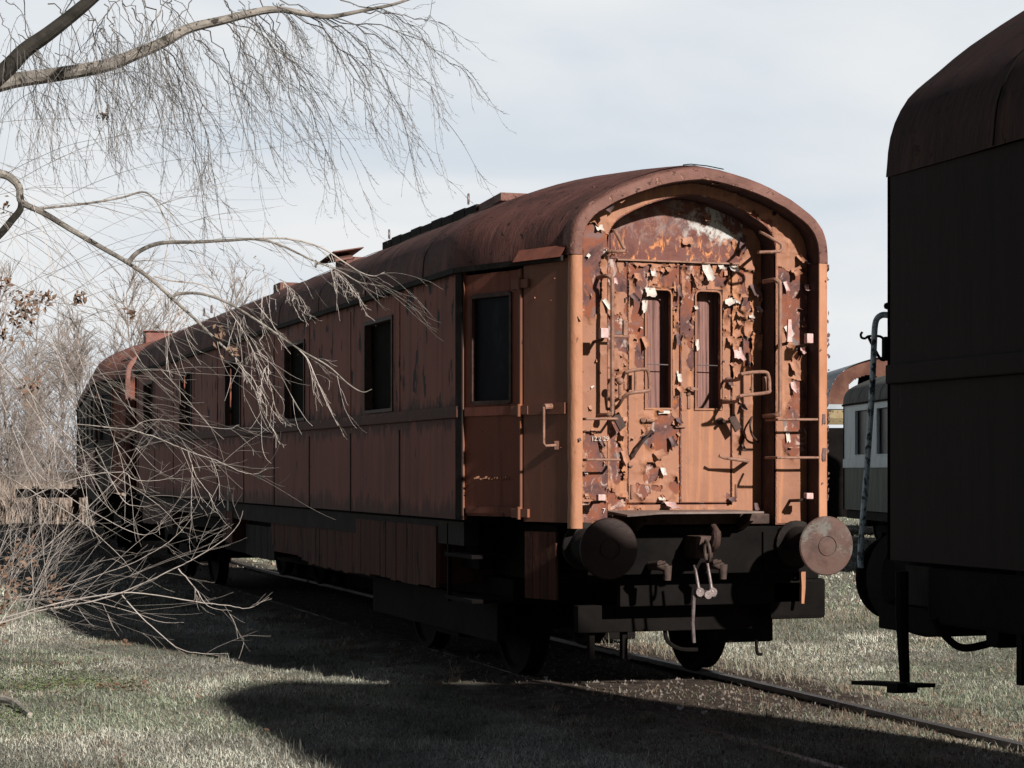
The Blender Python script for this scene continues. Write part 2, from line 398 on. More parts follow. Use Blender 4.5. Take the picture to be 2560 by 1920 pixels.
# ------------------------------------------------------------------ mesh helpers
def mesh_obj(name, verts, faces, mat, parent=None, smooth=False):
    me = bpy.data.meshes.new(name)
    me.from_pydata([tuple(v) for v in verts], [], faces)
    me.update()
    mats = mat if isinstance(mat, (list, tuple)) else [mat]
    for q in mats: me.materials.append(q)
    o = bpy.data.objects.new(name, me)
    COL.objects.link(o)
    if parent: o.parent = parent
    if smooth: me.polygons.foreach_set('use_smooth', [True] * len(me.polygons))
    return o
def fixn(o):
    bm = bmesh.new(); bm.from_mesh(o.data)
    bmesh.ops.recalc_face_normals(bm, faces=bm.faces)
    bm.to_mesh(o.data); bm.free()
    return o
class G:
    """collects primitive shapes into one mesh"""
    def __init__(s): s.v = []; s.f = []; s.mi = []; s.cur = 0
    def mat(s, i): s.cur = i; return s
    def add(s, vs_, fs):
        b = len(s.v); s.v += [tuple(v) for v in vs_]
        s.f += [tuple(i + b for i in f) for f in fs]; s.mi += [s.cur] * len(fs)
        return s
    def box(s, x0, x1, y0, y1, z0, z1, bev=0.0):
        if bev <= 0:
            return s.add([(x, y, z) for z in (z0, z1) for y in (y0, y1) for x in (x0, x1)],
                [(0, 2, 3, 1), (4, 5, 7, 6), (0, 1, 5, 4), (2, 6, 7, 3), (0, 4, 6, 2), (1, 3, 7, 5)])
        bm = bmesh.new(); bmesh.ops.create_cube(bm, size=1)
        for v in bm.verts:
            v.co = Vector((x0 + (v.co.x + .5) * (x1 - x0), y0 + (v.co.y + .5) * (y1 - y0), z0 + (v.co.z + .5) * (z1 - z0)))
        bmesh.ops.bevel(bm, geom=list(bm.edges), offset=bev, segments=2, affect='EDGES', profile=0.6)
        bm.verts.index_update()
        s.add([v.co[:] for v in bm.verts], [[v.index for v in f.verts] for f in bm.faces]); bm.free()
        return s
    def obox(s, c, ax, ay, az):            # box by centre and half-axis vectors
        c = Vector(c); ax = Vector(ax); ay = Vector(ay); az = Vector(az)
        return s.add([c + ax * i + ay * j + az * k for k in (-1, 1) for j in (-1, 1) for i in (-1, 1)],
            [(0, 2, 3, 1), (4, 5, 7, 6), (0, 1, 5, 4), (2, 6, 7, 3), (0, 4, 6, 2), (1, 3, 7, 5)])
    def tube(s, pts, rad, n=8, cap=True):
        pts = [Vector(p) for p in pts]
        if not isinstance(rad, (list, tuple)): rad = [rad] * len(pts)
        b = len(s.v); up = None
        for i, p in enumerate(pts):
            d = (pts[min(i + 1, len(pts) - 1)] - pts[max(i - 1, 0)])
            d = d.normalized() if d.length > 1e-9 else Vector((0, 0, 1))
            if up is None:
                up = d.orthogonal().normalized()
            else:
                up = (up - d * up.dot(d))
                up = up.normalized() if up.length > 1e-6 else d.orthogonal().normalized()
            w = d.cross(up)
            for k in range(n):
                a = 2 * math.pi * k / n
                s.v.append(tuple(p + (up * math.cos(a) + w * math.sin(a)) * rad[i]))
        for i in range(len(pts) - 1):
            for k in range(n):
                s.f.append((b + i * n + k, b + i * n + (k + 1) % n, b + (i + 1) * n + (k + 1) % n, b + (i + 1) * n + k)); s.mi.append(s.cur)
        if cap:
            s.f.append(tuple(b + k for k in range(n))[::-1]); s.mi.append(s.cur)
            e_ = b + (len(pts) - 1) * n
            s.f.append(tuple(e_ + k for k in range(n))); s.mi.append(s.cur)
        return s
    def lathe(s, prof, origin, axis, n=24, sx=1.0):     # prof: (dist along axis, radius)
        axis = Vector(axis).normalized(); u = axis.orthogonal().normalized(); w = axis.cross(u); o_ = Vector(origin)
        b = len(s.v)
        for (h, r_) in prof:
            for k in range(n):
                a = 2 * math.pi * k / n
                s.v.append(tuple(o_ + axis * h + (u * math.cos(a) + w * math.sin(a)) * r_))
        for i in range(len(prof) - 1):
            for k in range(n):
                s.f.append((b + i * n + k, b + i * n + (k + 1) % n, b + (i + 1) * n + (k + 1) % n, b + (i + 1) * n + k)); s.mi.append(s.cur)
        return s
    def build(s, name, mat, parent=None, smooth=False):
        o = mesh_obj(name, s.v, s.f, mat, parent, smooth)
        if isinstance(mat, (list, tuple)): o.data.polygons.foreach_set('material_index', s.mi)
        fixn(o)
        if smooth:
            o.data.polygons.foreach_set('use_smooth', [True] * len(o.data.polygons))
            try: o.data.set_sharp_from_angle(angle=R(35))
            except Exception: pass
        return o
def tag(o, label=None, cat=None, group=None, kind=None):
    if label: o['label'] = label
    if cat: o['category'] = cat
    if group: o['group'] = group
    if kind: o['kind'] = kind
    return o
def empty(name, loc=(0, 0, 0), rz=0.0):
    o = bpy.data.objects.new(name, None); COL.objects.link(o)
    o.location = loc; o.rotation_euler = (0, 0, rz); o.empty_display_size = 0.3
    return o
def smoothpath(pts, n=6):
    """Catmull-Rom through points"""
    P = [Vector(p) for p in pts]
    P = [P[0] * 2 - P[1]] + P + [P[-1] * 2 - P[-2]]
    out = []
    for i in range(1, len(P) - 2):
        a, b, c, d = P[i - 1], P[i], P[i + 1], P[i + 2]
        for k in range(n):
            t = k / n
            out.append(0.5 * ((2 * b) + (c - a) * t + (2 * a - 5 * b + 4 * c - d) * t * t + (3 * b - a - 3 * c + d) * t ** 3))
    out.append(P[-2])
    return out

def grid_wall(us, vs_, holes, fn, thick):
    """solid plate with rectangular holes; fn(u,v,w) maps to space (w from 0 front to thick back)"""
    us = sorted(set(us)); vs_ = sorted(set(vs_))
    nu, nv = len(us) - 1, len(vs_) - 1
    fill = [[True] * nv for _ in range(nu)]
    for i in range(nu):
        for j in range(nv):
            cu = (us[i] + us[i + 1]) / 2; cv = (vs_[j] + vs_[j + 1]) / 2
            for (a, b, c, d) in holes:
                if a < cu < b and c < cv < d: fill[i][j] = False
    g = G()
    def q(*p): g.add([fn(*x) for x in p], [(0, 1, 2, 3)])
    for i in range(nu):
        for j in range(nv):
            if not fill[i][j]: continue
            a, b, c, d = us[i], us[i + 1], vs_[j], vs_[j + 1]
            q((a, c, 0), (b, c, 0), (b, d, 0), (a, d, 0))
            q((a, c, thick), (a, d, thick), (b, d, thick), (b, c, thick))
            if i == 0 or not fill[i - 1][j]: q((a, c, 0), (a, d, 0), (a, d, thick), (a, c, thick))
            if i == nu - 1 or not fill[i + 1][j]: q((b, c, 0), (b, c, thick), (b, d, thick), (b, d, 0))
            if j == 0 or not fill[i][j - 1]: q((a, c, 0), (a, c, thick), (b, c, thick), (b, c, 0))
            if j == nv - 1 or not fill[i][j + 1]: q((a, d, 0), (b, d, 0), (b, d, thick), (a, d, thick))
    return g

# ------------------------------------------------------------------ coach geometry
TMPL = [(1, 0), (1.0, .07), (.998, .13), (.994, .19), (.987, .25), (.975, .31), (.957, .37), (.933, .425), (.902, .48), (.863, .532), (.815, .582), (.76, .632), (.70, .682), (.63, .735), (.55, .787), (.46, .84), (.36, .89), (.25, .937), (.13, .975), (0, 1)]
def profile(w, ze, zt):
    a = [(x * w, ze + z * (zt - ze)) for x, z in TMPL]
    return a + [(-x, z) for x, z in a[-2::-1]]
def prof_z(x, w, ze, zt):
    """height of the profile over |x| (numpy)"""
    xs = np.array([p[0] for p in TMPL])[::-1] * w
    zs = ze + np.array([p[1] for p in TMPL])[::-1] * (zt - ze)
    ax = np.abs(np.asarray(x, float))
    r = np.interp(ax, xs + np.arange(len(xs)) * 1e-6, zs)
    return np.where(ax > w, -10, r)
CL = 19.2                        # coach length
HW, EW = 1.45, 1.0               # half widths: body, end
T0 = 1.2                         # where the ends begin to taper

def coach_shell(root, mt, wins, sole=1.24, eave=3.10, top=3.91, belt=(2.00, 2.09), seams=None, wz=(2.10, 2.91)):
    """side walls with real window openings, tapered door bays, roof, floor"""
    for sgn in (-1, 1):
        def fs(y, z, w, sgn=sgn): return (sgn * (HW - w), y, z)
        for (nm, mat_, z0, z1, hs) in (('upper_side', mt['side'], belt[1], eave, wins), ('lower_side', mt['low'], sole, belt[0], [])):
            us = [T0, CL - T0]; holes = []
            for (a, b) in hs:
                us += [a, b]; holes.append((a, b, wz[0], wz[1]))
            vsx = [z0, z1] + ([wz[0], wz[1]] if hs else [])
            vsx = [v for v in vsx if z0 <= v <= z1]
            g = grid_wall(us, vsx, holes, fs, 0.05)
            if seams:
                for y in seams:                    # cover strips over the sheet joints
                    if any(a - .03 < y < b + .03 for a, b in hs): continue
                    xx = sgn * (HW + .0)
                    g.mat(1 if nm == 'lower_side' else 0).box(min(xx, xx + sgn * .006), max(xx, xx + sgn * .006), y - .014, y + .014, z0 + .004, z1 - .06)
            g.build(nm, [mat_, mt['gutter']], root)
        g = G()
        x0, x1 = sorted((sgn * (HW - .04), sgn * (HW + .028)))
        g.box(x0, x1, T0 + .002, CL - T0 - .002, belt[0] + .001, belt[1] - .001, .008)
        g.build('belt_rail', mt['belt'], root)
        for (a, b) in wins:
            f = G()
            xi, xo = sgn * (HW - .05), sgn * (HW + .012)
            xa, xb = min(xi, xo), max(xi, xo)
            f.box(xa, xb, a + .002, a + .035, wz[0] + .002, wz[1] - .002); f.box(xa, xb, b - .035, b - .002, wz[0] + .002, wz[1] - .002)
            f.box(xa, xb, a + .036, b - .036, wz[1] - .035, wz[1] - .002); f.box(xa, xb, a + .036, b - .036, wz[0] + .002, wz[0] + .03)
            wo = f.build('window', mt['frame'], root)
            p = G(); xp = sgn * (HW - .07)
            p.box(min(xp, xp - sgn * .01), max(xp, xp - sgn * .01), a + .01, b - .01, wz[0] + .01, wz[1] - .01)
            p.build('pane', mt['pane'], wo)
    # roof loft
    ys = [(0.16, EW + .014, top - .100), (0.35, EW + .075, top - .075), (0.75, EW + .245, top - .035), (T0, HW + .02, top), (T0 + .35, HW + .022, top + .005)] if T0 > .5 else [(0.0, HW + .006, top), (.3, HW + .01, top + .003), (.6, HW + .01, top + .004)]
    y = T0 + 1.0
    while y < CL - T0 - .75: ys.append((y, HW + .022, top + .008)); y += 0.9
    ys += [(CL - b, w, t) for (b, w, t) in ys[:(5 if T0 > .5 else 3)][::-1]]
    v = []; f = []
    npf = len(profile(1, 0, 1))
    for (yy, w, tp) in ys:
        ze = eave
        for k, (x, z) in enumerate(profile(w, ze, tp)):
            wob = 0.006 * (vnoise(yy * 2.1, k * 0.7, 3) - .5) if 1 < k < npf - 2 else 0
            v.append((x, yy, z + wob))
    for i in range(len(ys) - 1):
        for k in range(npf - 1):
            f.append((i * npf + k, i * npf + k + 1, (i + 1) * npf + k + 1, (i + 1) * npf + k))
    ro = mesh_obj('roof', v, f, mt['roof'], root); fixn(ro)
    ro.data.polygons.foreach_set('use_smooth', [True] * len(ro.data.polygons)); ro.data.set_sharp_from_angle(angle=R(35))
    # roof sheet joints and gutters
    for yy in list(np.arange(T0 + .9, CL - T0, 1.8)):
        g = G(); g.tube([(x, yy, z + .003) for x, z in profile(HW + .026, eave, top + .012)], .004, 4)
        g.build('roof_seam', mt['gutter'], ro)
    for sgn in ((-1, 1) if T0 > .5 else ()):
        g = G()
        pth = [(sgn * (EW + .03), .10, eave), (sgn * (HW + .03), T0, eave), (sgn * (HW + .03), CL - T0, eave), (sgn * (EW + .03), CL - .1, eave)]
        for a, b in zip(pth, pth[1:]):
            a = Vector(a); b = Vector(b); d = (b - a); L_ = d.length; d.normalize(); s_ = Vector((d.y, -d.x, 0))
            g.obox((a + b) / 2, d * (L_ / 2), s_ * .022, (0, 0, .020))
        g.build('gutter', mt['gutter'], root)
    # solebar, floor
    g = G()
    g.box(-HW + .10, HW - .10, T0, CL - T0, sole - .02, sole + .05)
    if T0 > .5: g.box(-EW + .05, EW - .05, .34, T0, sole - .02, sole + .05); g.box(-EW + .05, EW - .05, CL - T0, CL - .34, sole - .02, sole + .05)
    g.build('floor', M['under'], root)
    for sgn in (-1, 1):
        g = G(); x0, x1 = sorted((sgn * (HW - .05), sgn * (HW - .17)))
        g.box(x0, x1, T0 + .05, CL - T0 - .05, sole - .20, sole - .021)
        g.build('solebar', M['grime'], root)

def end_bay(root, mt, sgn, far, door_mat, sole=1.24, eave=3.10, win=(2.10, 2.90), hinge=True):
    """tapered bay: a side door with its window, then the corner panel"""
    def fp(u, z, w):
        ax, ay, bx, by = HW, T0, EW, .06
        L_ = math.hypot(ax - bx, ay - by)
        nx, ny = (ay - by) / L_, -(ax - bx) / L_
        x = ax + (bx - ax) * u - nx * w; y = ay + (by - ay) * u - ny * w
        return (sgn * x, CL - y if far else y, z)
    g = grid_wall([0.0, .028, .555, .60, 0.985], [sole, eave], [(.028, .60, sole + .02, eave - .03)], fp, .04)
    # horizontal belt on the corner panel
    def strip(g_, u0, u1, z0, z1, o0, o1):
        g_.add([fp(u, z, w) for z in (z0, z1) for w in (-o1, -o0) for u in (u0, u1)],
            [(0, 2, 3, 1), (4, 5, 7, 6), (0, 1, 5, 4), (2, 6, 7, 3), (0, 4, 6, 2), (1, 3, 7, 5)])
    strip(g, .605, .975, 2.005, 2.085, -.01, .016)
    g.build('corner_panel', mt['corner'], root)
    g = G(); strip(g, -.03, .032, sole, eave - .02, .0, .012); g.build('door_jamb', mt['gutter'], root)
    g = grid_wall([.034, .10, .47, .552], [sole + .03, win[0], win[1], eave - .04], [(.10, .47, win[0], win[1])], lambda u, z, w: fp(u, z, w + .022), .035)
    strip(g, .05, .55, 2.01, 2.075, -.03, .002)
    strip(g, .05, .55, sole + .05, sole + .10, -.03, -.008)
    d = g.build('side_door', door_mat, root)
    f = G()
    strip(f, .095, .112, win[0], win[1], -.025, -.008); strip(f, .458, .475, win[0], win[1], -.025, -.008)
    strip(f, .113, .457, win[1] - .02, win[1] + .01, -.025, -.008); strip(f, .113, .457, win[0] - .01, win[0] + .02, -.025, -.008)
    f.build('window_frame', mt['frame'], d)
    p = G(); strip(p, .105, .465, win[0], win[1], -.05, -.042)
    p.build('pane', M['glass'], d)
    # door post and hinges
    g = G()
    a0 = Vector(fp(.577, sole + .02, .0)); a1 = Vector(fp(.577, eave - .04, .0))
    g.tube([a0, a1], .014, 8)
    g.build('door_post', mt['corner'], root)
    if hinge:
        for z in (2.95, 2.04, 1.30):
            g = G(); strip(g, .50, .565, z - .035, z + .035, -.02, .014); strip(g, .585, .655, z - .03, z + .03, -.01, .022)
            c = Vector(fp(.577, z, -.018)); g.tube([c - Vector((0, 0, .045)), c + Vector((0, 0, .045))], .018, 8)
            g.build('hinge', mt['corner'], root)
    return fp

def wheel_mesh():
    g = G()
    g.lathe([(-.07, .06), (-.07, .14), (-.03, .16), (-.03, .40), (-.065, .42), (-.065, .463), (.045, .455), (.05, .487), (.075, .48), (.075, .42), (.03, .40), (.03, .16), (.08, .13), (.08, .06)], (0, 0, 0), (1, 0, 0), 36)
    return g
def bogie(root, cy, mats):
    g = G()
    for s in (-1, 1):
        x0, x1 = sorted((s * .90, s * 1.02))
        g.box(x0, x1, cy - 1.75, cy + 1.75, .62, .78, .01)
        for yy in (-1.25, 1.25):
            g.box(x0, x1, cy + yy - .30, cy + yy + .30, .36, .60, .02)
            g.box(s * .96 - .13, s * .96 + .13, cy + yy - .14, cy + yy + .14, .34, .64, .04)
            for dy in (-.36, .36):
                pts = [(s * .96 + .045 * math.cos(k * 1.1), cy + yy + dy + .045 * math.sin(k * 1.1), .40 + k * .0075) for k in range(30)]
                g.tube(pts, .012, 5)
        g.box(x0 - .02, x1 + .02, cy - .5, cy + .5, .24, .40, .02)
        for k in range(6):
            g.box(s * .98 - .05, s * .98 + .05, cy - .48 + k * .03, cy + .48 - k * .03, .42 + k * .021, .438 + k * .021)
    for yy in (-1.78, 1.78): g.box(-1.02, 1.02, cy + yy - .05, cy + yy + .05, .60, .78, .01)
    g.box(-.95, .95, cy - .22, cy + .22, .45, .85, .02)
    for yy in (-1.72, -.72, .72, 1.72):                   # brake rigging
        g.tube([(-.8, cy + yy, .42), (.8, cy + yy, .42)], .03, 6)
        for s in (-1, 1): g.obox((s * .72, cy + yy, .52), (.05, 0, 0), (0, .035, .0), (0, .012 * (1 if yy < 0 else -1), .18))
    g.build('bogie_frame', mats['under'], root)
    for yy in (-1.25, 1.25):
        a = G(); a.tube([(-.9, cy + yy, .47), (.9, cy + yy, .47)], .07, 12); ax = a.build('axle', mats['under'], root)
        for s in (-1, 1):
            w = wheel_mesh().build('wheel', mats['wheel'], ax, True)
            w.location = (s * .755, cy + yy, .47)
            if s > 0: w.rotation_euler = (0, 0, math.pi)
M['wheel'] = M['under']

def buffers(root, y0, facing, mats, xs=(-.85, .81)):
    for i, x in enumerate(xs):
        f = facing
        g = G()
        g.lathe([(0, .17), (.03, .17), (.05, .13), (.26, .12), (.28, .105), (.30, .0)], (x, y0, 1.07), (0, f, 0), 24)
        g.lathe([(.20, .075), (.50, .07)], (x, y0, 1.07), (0, f, 0), 20)
        b = g.build('buffer', mats['grime'], root, True)
        d = G(); d.lathe([(.42, .0), (.43, .12), (.455, .205), (.468, .212), (.478, .212), (.486, .204), (.490, .15), (.497, .0)], (x, y0, 1.07), (0, f, 0), 40)
        d.build('buffer_disc', mats['disc'][i], b, True)

SEAMS = [T0 + .02 + 1.655 * k for k in range(0, 11)]
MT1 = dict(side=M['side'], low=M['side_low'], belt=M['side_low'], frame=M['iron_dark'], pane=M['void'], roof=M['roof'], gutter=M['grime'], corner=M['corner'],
           under=M['under'], wheel=M['under'], grime=M['grime'])
coach = empty('railway_coach')
tag(coach, 'long rust red railway coach with flaking end doors lit by the sun', 'railway coach')
WIN1 = [(3.55 + 3.3 * k - .475, 3.55 + 3.3 * k + .475) for k in range(5)]
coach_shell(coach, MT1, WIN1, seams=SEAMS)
for far in (False, True):
    for sgn in (-1, 1):
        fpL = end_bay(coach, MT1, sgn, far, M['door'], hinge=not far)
        if sgn == -1 and not far: FPN = fpL

# ---- near end: corner posts, hood rim
RIM = .19; BAY = .42
INW = .92
for sgn in (-1, 1):
    v = []; f = []
    # plan of the post: front face with rounded outer corner
    plan = [(INW, RIM + .02), (INW, .004), (INW + .004, 0), (.965, 0), (.982, .006), (.995, .02), (1.003, .04), (1.006, .075), (.975, .10)]
    zs = np.linspace(1.20, 3.115, 60)
    for z in zs:
        for (x, y) in plan:
            wob = .0025 * (vnoise(z * 9, x * 20, 5) - .5)
            v.append((sgn * (x + wob), y + wob, z))
    n = len(plan)
    for i in range(len(zs) - 1):
        for k in range(n - 1):
            f.append((i * n + k, i * n + k + 1, (i + 1) * n + k + 1, (i + 1) * n + k))
    f.append(tuple(range(n))); f.append(tuple((len(zs) - 1) * n + k for k in range(n)))
    o = mesh_obj('corner_post', v, f, [M['paint_post'], M['reveal']], coach)
    o.data.polygons.foreach_set('material_index', [1 if i < (len(zs) - 1) * (n - 1) and i % (n - 1) == 0 else 0 for i in range(len(f))]); fixn(o)  # inner face coloured dark in place of its shade
    o.data.polygons.foreach_set('use_smooth', [True] * len(o.data.polygons)); o.data.set_sharp_from_angle(angle=R(40))
def hood(root, mat_, flip=False, eave=3.10, top=3.91):
    """rolled rim of the roof around the end wall"""
    secs = [(.17, EW + .012, top - .105, 0), (.08, EW + .010, top - .118, 0), (.03, EW + .006, top - .126, 0), (.004, EW - .010, top - .140, 0),
            (0.0, EW - .026, top - .156, 0), (.002, INW + .006, top - .216, 0), (.012, INW, top - .223, 0), (RIM + .02, INW, top - .223, 0)]
    v = []; f = []
    npf = len(profile(1, 0, 1))
    for (y, w, tp, _) in secs:
        for k, (x, z) in enumerate(profile(w, eave + .018, tp)):
            wob = .010 * (vnoise(k * .9, y * 4, 8) - .5)
            v.append((x, CL - y if flip else y, z + wob))
    for i in range(len(secs) - 1):
        for k in range(npf - 1):
            f.append((i * npf + k, i * npf + k + 1, (i + 1) * npf + k + 1, (i + 1) * npf + k))
    o = mesh_obj('roof_hood', v, f, [mat_, M['reveal']], root)
    o.data.polygons.foreach_set('material_index', [1 if i >= (len(secs) - 2) * (npf - 1) else 0 for i in range(len(f))]); fixn(o)  # inside of the rim gets the same painted-in shade
    o.data.polygons.foreach_set('use_smooth', [True] * len(o.data.polygons)); o.data.set_sharp_from_angle(angle=R(50))
    return o
hood(coach, M['hood'])

# ---- peeling paint: a real sheet of paint standing off rusted steel, torn open where the photo shows bare metal
def sdf(px, pz, poly):
    poly = np.array(poly); n = len(poly)
    d = np.full(px.shape, 1e9); ins = np.zeros(px.shape, bool)
    for i in range(n):
        a = poly[i]; b = poly[(i + 1) % n]
        e_ = b - a; wx = px - a[0]; wz = pz - a[1]
        t = np.clip((wx * e_[0] + wz * e_[1]) / (e_ @ e_ + 1e-12), 0, 1)
        d = np.minimum(d, np.hypot(wx - e_[0] * t, wz - e_[1] * t))
        c = ((a[1] > pz) != (b[1] > pz)) & (px < (b[0] - a[0]) * (pz - a[1]) / (b[1] - a[1] + 1e-12) + a[0])
        ins ^= c
    return np.where(ins, -d, d)
def paint_sheet(name, parent, mat_, x0, x1, z0, z1, Y, inside, polys, amount, seed=0, step=.0065, curl=.022, stain=1.0):
    nx = int((x1 - x0) / step) + 1; nz = int((z1 - z0) / step) + 1
    xs = np.linspace(x0, x1, nx); zs = np.linspace(z0, z1, nz)
    X, Z = np.meshgrid(xs, zs, indexing='ij')
    wx = X + .035 * (fbm(X * 9, Z * 9, seed + 1) - .5) * 2; wz = Z + .035 * (fbm(X * 9, Z * 9, seed + 9) - .5) * 2
    m = np.full(X.shape, 1.0)
    for p in polys: m = np.minimum(m, sdf(wx, wz, p) + .03 * (fbm(X * 30, Z * 30, seed + 4) - .5))
    am = amount(X, Z)
    nz1 = fbm(X * 5 + 3, Z * 3.6, seed + 20, 5)
    nz2 = fbm(X * 13, Z * 9, seed + 31, 4)
    m = np.minimum(m, (.78 - am * .42 - (.62 * nz1 + .38 * nz2)) * .22)
    # cracks: thin torn lines
    r_ = np.abs(fbm(X * 6, Z * 4, seed + 50, 5) - .5)
    m = np.where((am > .25), np.minimum(m, (r_ - .0045) * .25 + (.3 - np.clip(am, 0, .3)) * .02), m)
    keepv = inside(X, Z) & (m > 0)
    lift = 1.35 * curl * np.exp(-np.maximum(m, 0) / .019) * np.clip((fbm(X * 11, Z * 11, seed + 60, 2) - .42) * 4, 0, 1)
    Yv = Y - .0035 - lift - .004 * np.clip(fbm(X * 5, Z * 5, seed + 70, 3) - .4, 0, 1)
    idx = -np.ones(X.shape, int)
    cell = keepv[:-1, :-1] & keepv[1:, :-1] & keepv[1:, 1:] & keepv[:-1, 1:]
    ii, jj = np.nonzero(cell)
    used = np.zeros(X.shape, bool)
    for a, b in ((0, 0), (1, 0), (1, 1), (0, 1)): used[ii + a, jj + b] = True
    idx[used] = np.arange(used.sum())
    V = np.stack([X[used] + .0015 * rng.standard_normal(used.sum()), Yv[used], Z[used]], 1)
    Fc = np.stack([idx[ii, jj], idx[ii + 1, jj], idx[ii + 1, jj + 1], idx[ii, jj + 1]], 1)
    o = mesh_obj(name, V.tolist(), [tuple(q) for q in Fc.tolist()], mat_, parent, True)
    return o
def poly(fn, pts, Y): 
    return [(lambda p: (p.x, p.z))(fn(u, v, Y)) for (u, v) in pts]

# ring wall (between the rim and the door bay)
OPW, OPE, OPT = .66, 3.18, 3.60
def in_ring(X, Z):
    return (np.abs(X) < INW - .001) & (Z > 1.215) & (Z < np.where(np.abs(X) < INW, prof_z(X, INW, 3.118, 3.687), 0) - .0) & ((np.abs(X) > OPW) | (Z > prof_z(X, OPW, OPE, OPT) + .004))
def ring_back(root, Y, mat_):
    n = 40
    g = G()
    for s in (-1, 1):
        g.box(min(s * OPW, s * (INW + .01)), max(s * OPW, s * (INW + .01)), Y, Y + .02, 1.21, OPE)
    inner = profile(OPW, OPE, OPT); outer = profile(INW + .01, OPE, 3.715)
    v = []; f = []
    for (a, b), (c, d) in zip(inner, outer): v += [(a, Y, b), (c, Y, d), (a, Y + .02, b), (c, Y + .02, d)]
    for k in range(len(inner) - 1):
        i = k * 4; f += [(i, i + 1, i + 5, i + 4), (i + 2, i + 6, i + 7, i + 3)]
    g.add(v, f)
    return g.build('ring_wall', mat_, root)
ring = ring_back(coach, RIM, M['rust'])
ring_polys = [
    poly(A, [(225, 560), (262, 520), (330, 548), (388, 560), (415, 625), (392, 735), (372, 800), (352, 860), (388, 935), (375, 1080), (340, 1210), (298, 1252), (262, 1240), (225, 1170)], RIM),
    poly(A, [(1700, 870), (1800, 905), (1860, 870), (1900, 960), (1900, 1480), (1850, 1560), (1790, 1420), (1735, 1370), (1700, 1180), (1712, 1010)], RIM),
    poly(B, [(1695, 195), (1745, 210), (1790, 240), (1800, 560), (1785, 745), (1690, 748), (1632, 640), (1648, 470), (1690, 345), (1702, 270)], RIM),
    poly(B, [(225, 575), (290, 585), (330, 650), (378, 735), (392, 800), (390, 1000), (330, 1015), (225, 1010)], RIM),
    poly(B, [(225, 1060), (330, 1045), (395, 1065), (400, 1165), (330, 1190), (225, 1215)], RIM),
]
paint_sheet('paint_layer', ring, M['paint_end'], -INW, INW, 1.215, 3.72, RIM, in_ring, ring_polys,
            lambda X, Z: -.05 + .16 * (X > 0) * (Z > 2.0) + .08 * (Z > 3.2), seed=3, curl=.02)
# reveal of the bay opening
v = []; f = []
ip = [(OPW, 1.21)] + profile(OPW, OPE, OPT) + [(-OPW, 1.21)]
for (x, z) in ip: v += [(x, RIM - .004, z), (x, BAY + .03, z)]
for k in range(len(ip) - 1): f.append((2 * k, 2 * k + 1, 2 * k + 3, 2 * k + 2))
mesh_obj('bay_reveal', v, f, M['reveal'], coach)

# bay wall
DX0, DX1, DZ0, DZ1 = -.412, .408, 1.368, 3.125
g = grid_wall([-OPW - .02, DX0 - .008, DX1 + .008, OPW + .02], [1.21, DZ0 - .01, DZ1 + .008, 3.66], [(DX0 - .008, DX1 + .008, DZ0 - .01, DZ1 + .008)],
              lambda x, z, w: (x, BAY + w, z), .03)
bay = g.build('bay_wall', M['rust'], coach)
def in_bay(X, Z):
    door = (X > DX0 - .006) & (X < DX1 + .006) & (Z > DZ0 - .008) & (Z < DZ1 + .006)
    return (np.abs(X) < OPW) & (Z > 1.25) & (Z < prof_z(X, OPW, OPE, OPT)) & ~door
bay_polys = [
    poly(A, [(440, 470), (520, 380), (900, 300), (1300, 330), (1600, 420), (1600, 560), (1400, 560), (1385, 600), (1330, 660), (1345, 790), (1320, 822), (900, 812), (620, 806), (560, 770), (545, 690), (440, 570)], BAY),
    poly(B, [(415, 440), (452, 462), (470, 560), (440, 640), (478, 700), (498, 800), (490, 905), (432, 935), (412, 900)], BAY),
    poly(B, [(430, 1040), (520, 1050), (540, 1100), (440, 1140), (410, 1170)], BAY),
    poly(A, [(1385, 600), (1440, 640), (1445, 740), (1400, 760), (1375, 700)], BAY),
    poly(A, [(1420, 1370), (1475, 1385), (1480, 1500), (1470, 1614), (1430, 1614), (1410, 1500)], BAY),
    poly(A, [(530, 840), (570, 850), (575, 960), (545, 980), (528, 920)], BAY),
    poly(A, [(1370, 880), (1420, 900), (1425, 1060), (1395, 1050)], BAY),
    poly(B, [(1225, 100), (1265, 130), (1260, 240), (1235, 250)], BAY),
    poly(B, [(1330, 560), (1345, 600), (1325, 680), (1310, 640)], BAY),
]
def bay_amt(X, Z): return np.clip(.02 + .18 * (Z > 2.5) + .24 * (X < -.3) + .10 * (Z > 2.0), 0, .95)
paint_sheet('paint_layer', bay, M['paint_end'], -OPW, OPW, 1.25, 3.62, BAY, in_bay, bay_polys, bay_amt, seed=11, curl=.026)
# arch sheet over the doors
xs = np.linspace(-.55, .50, 40); v = []; f = []
for i, x in enumerate(xs):
    zt = float(prof_z(x * 1.02, OPW, OPE, OPT)) - .01
    for k in range(12):
        v.append((x, BAY - .008, 3.145 + (zt - 3.145) * k / 11))
for i in range(39):
    for k in range(11): f.append((i * 12 + k, (i + 1) * 12 + k, (i + 1) * 12 + k + 1, i * 12 + k + 1))
mesh_obj('arch_sheet', v, f, M['tymp'], coach)
g = G(); g.box(-.50, .47, BAY - .03, BAY - .004, 3.130, 3.142); g.build('rain_strip', M['iron'], coach)

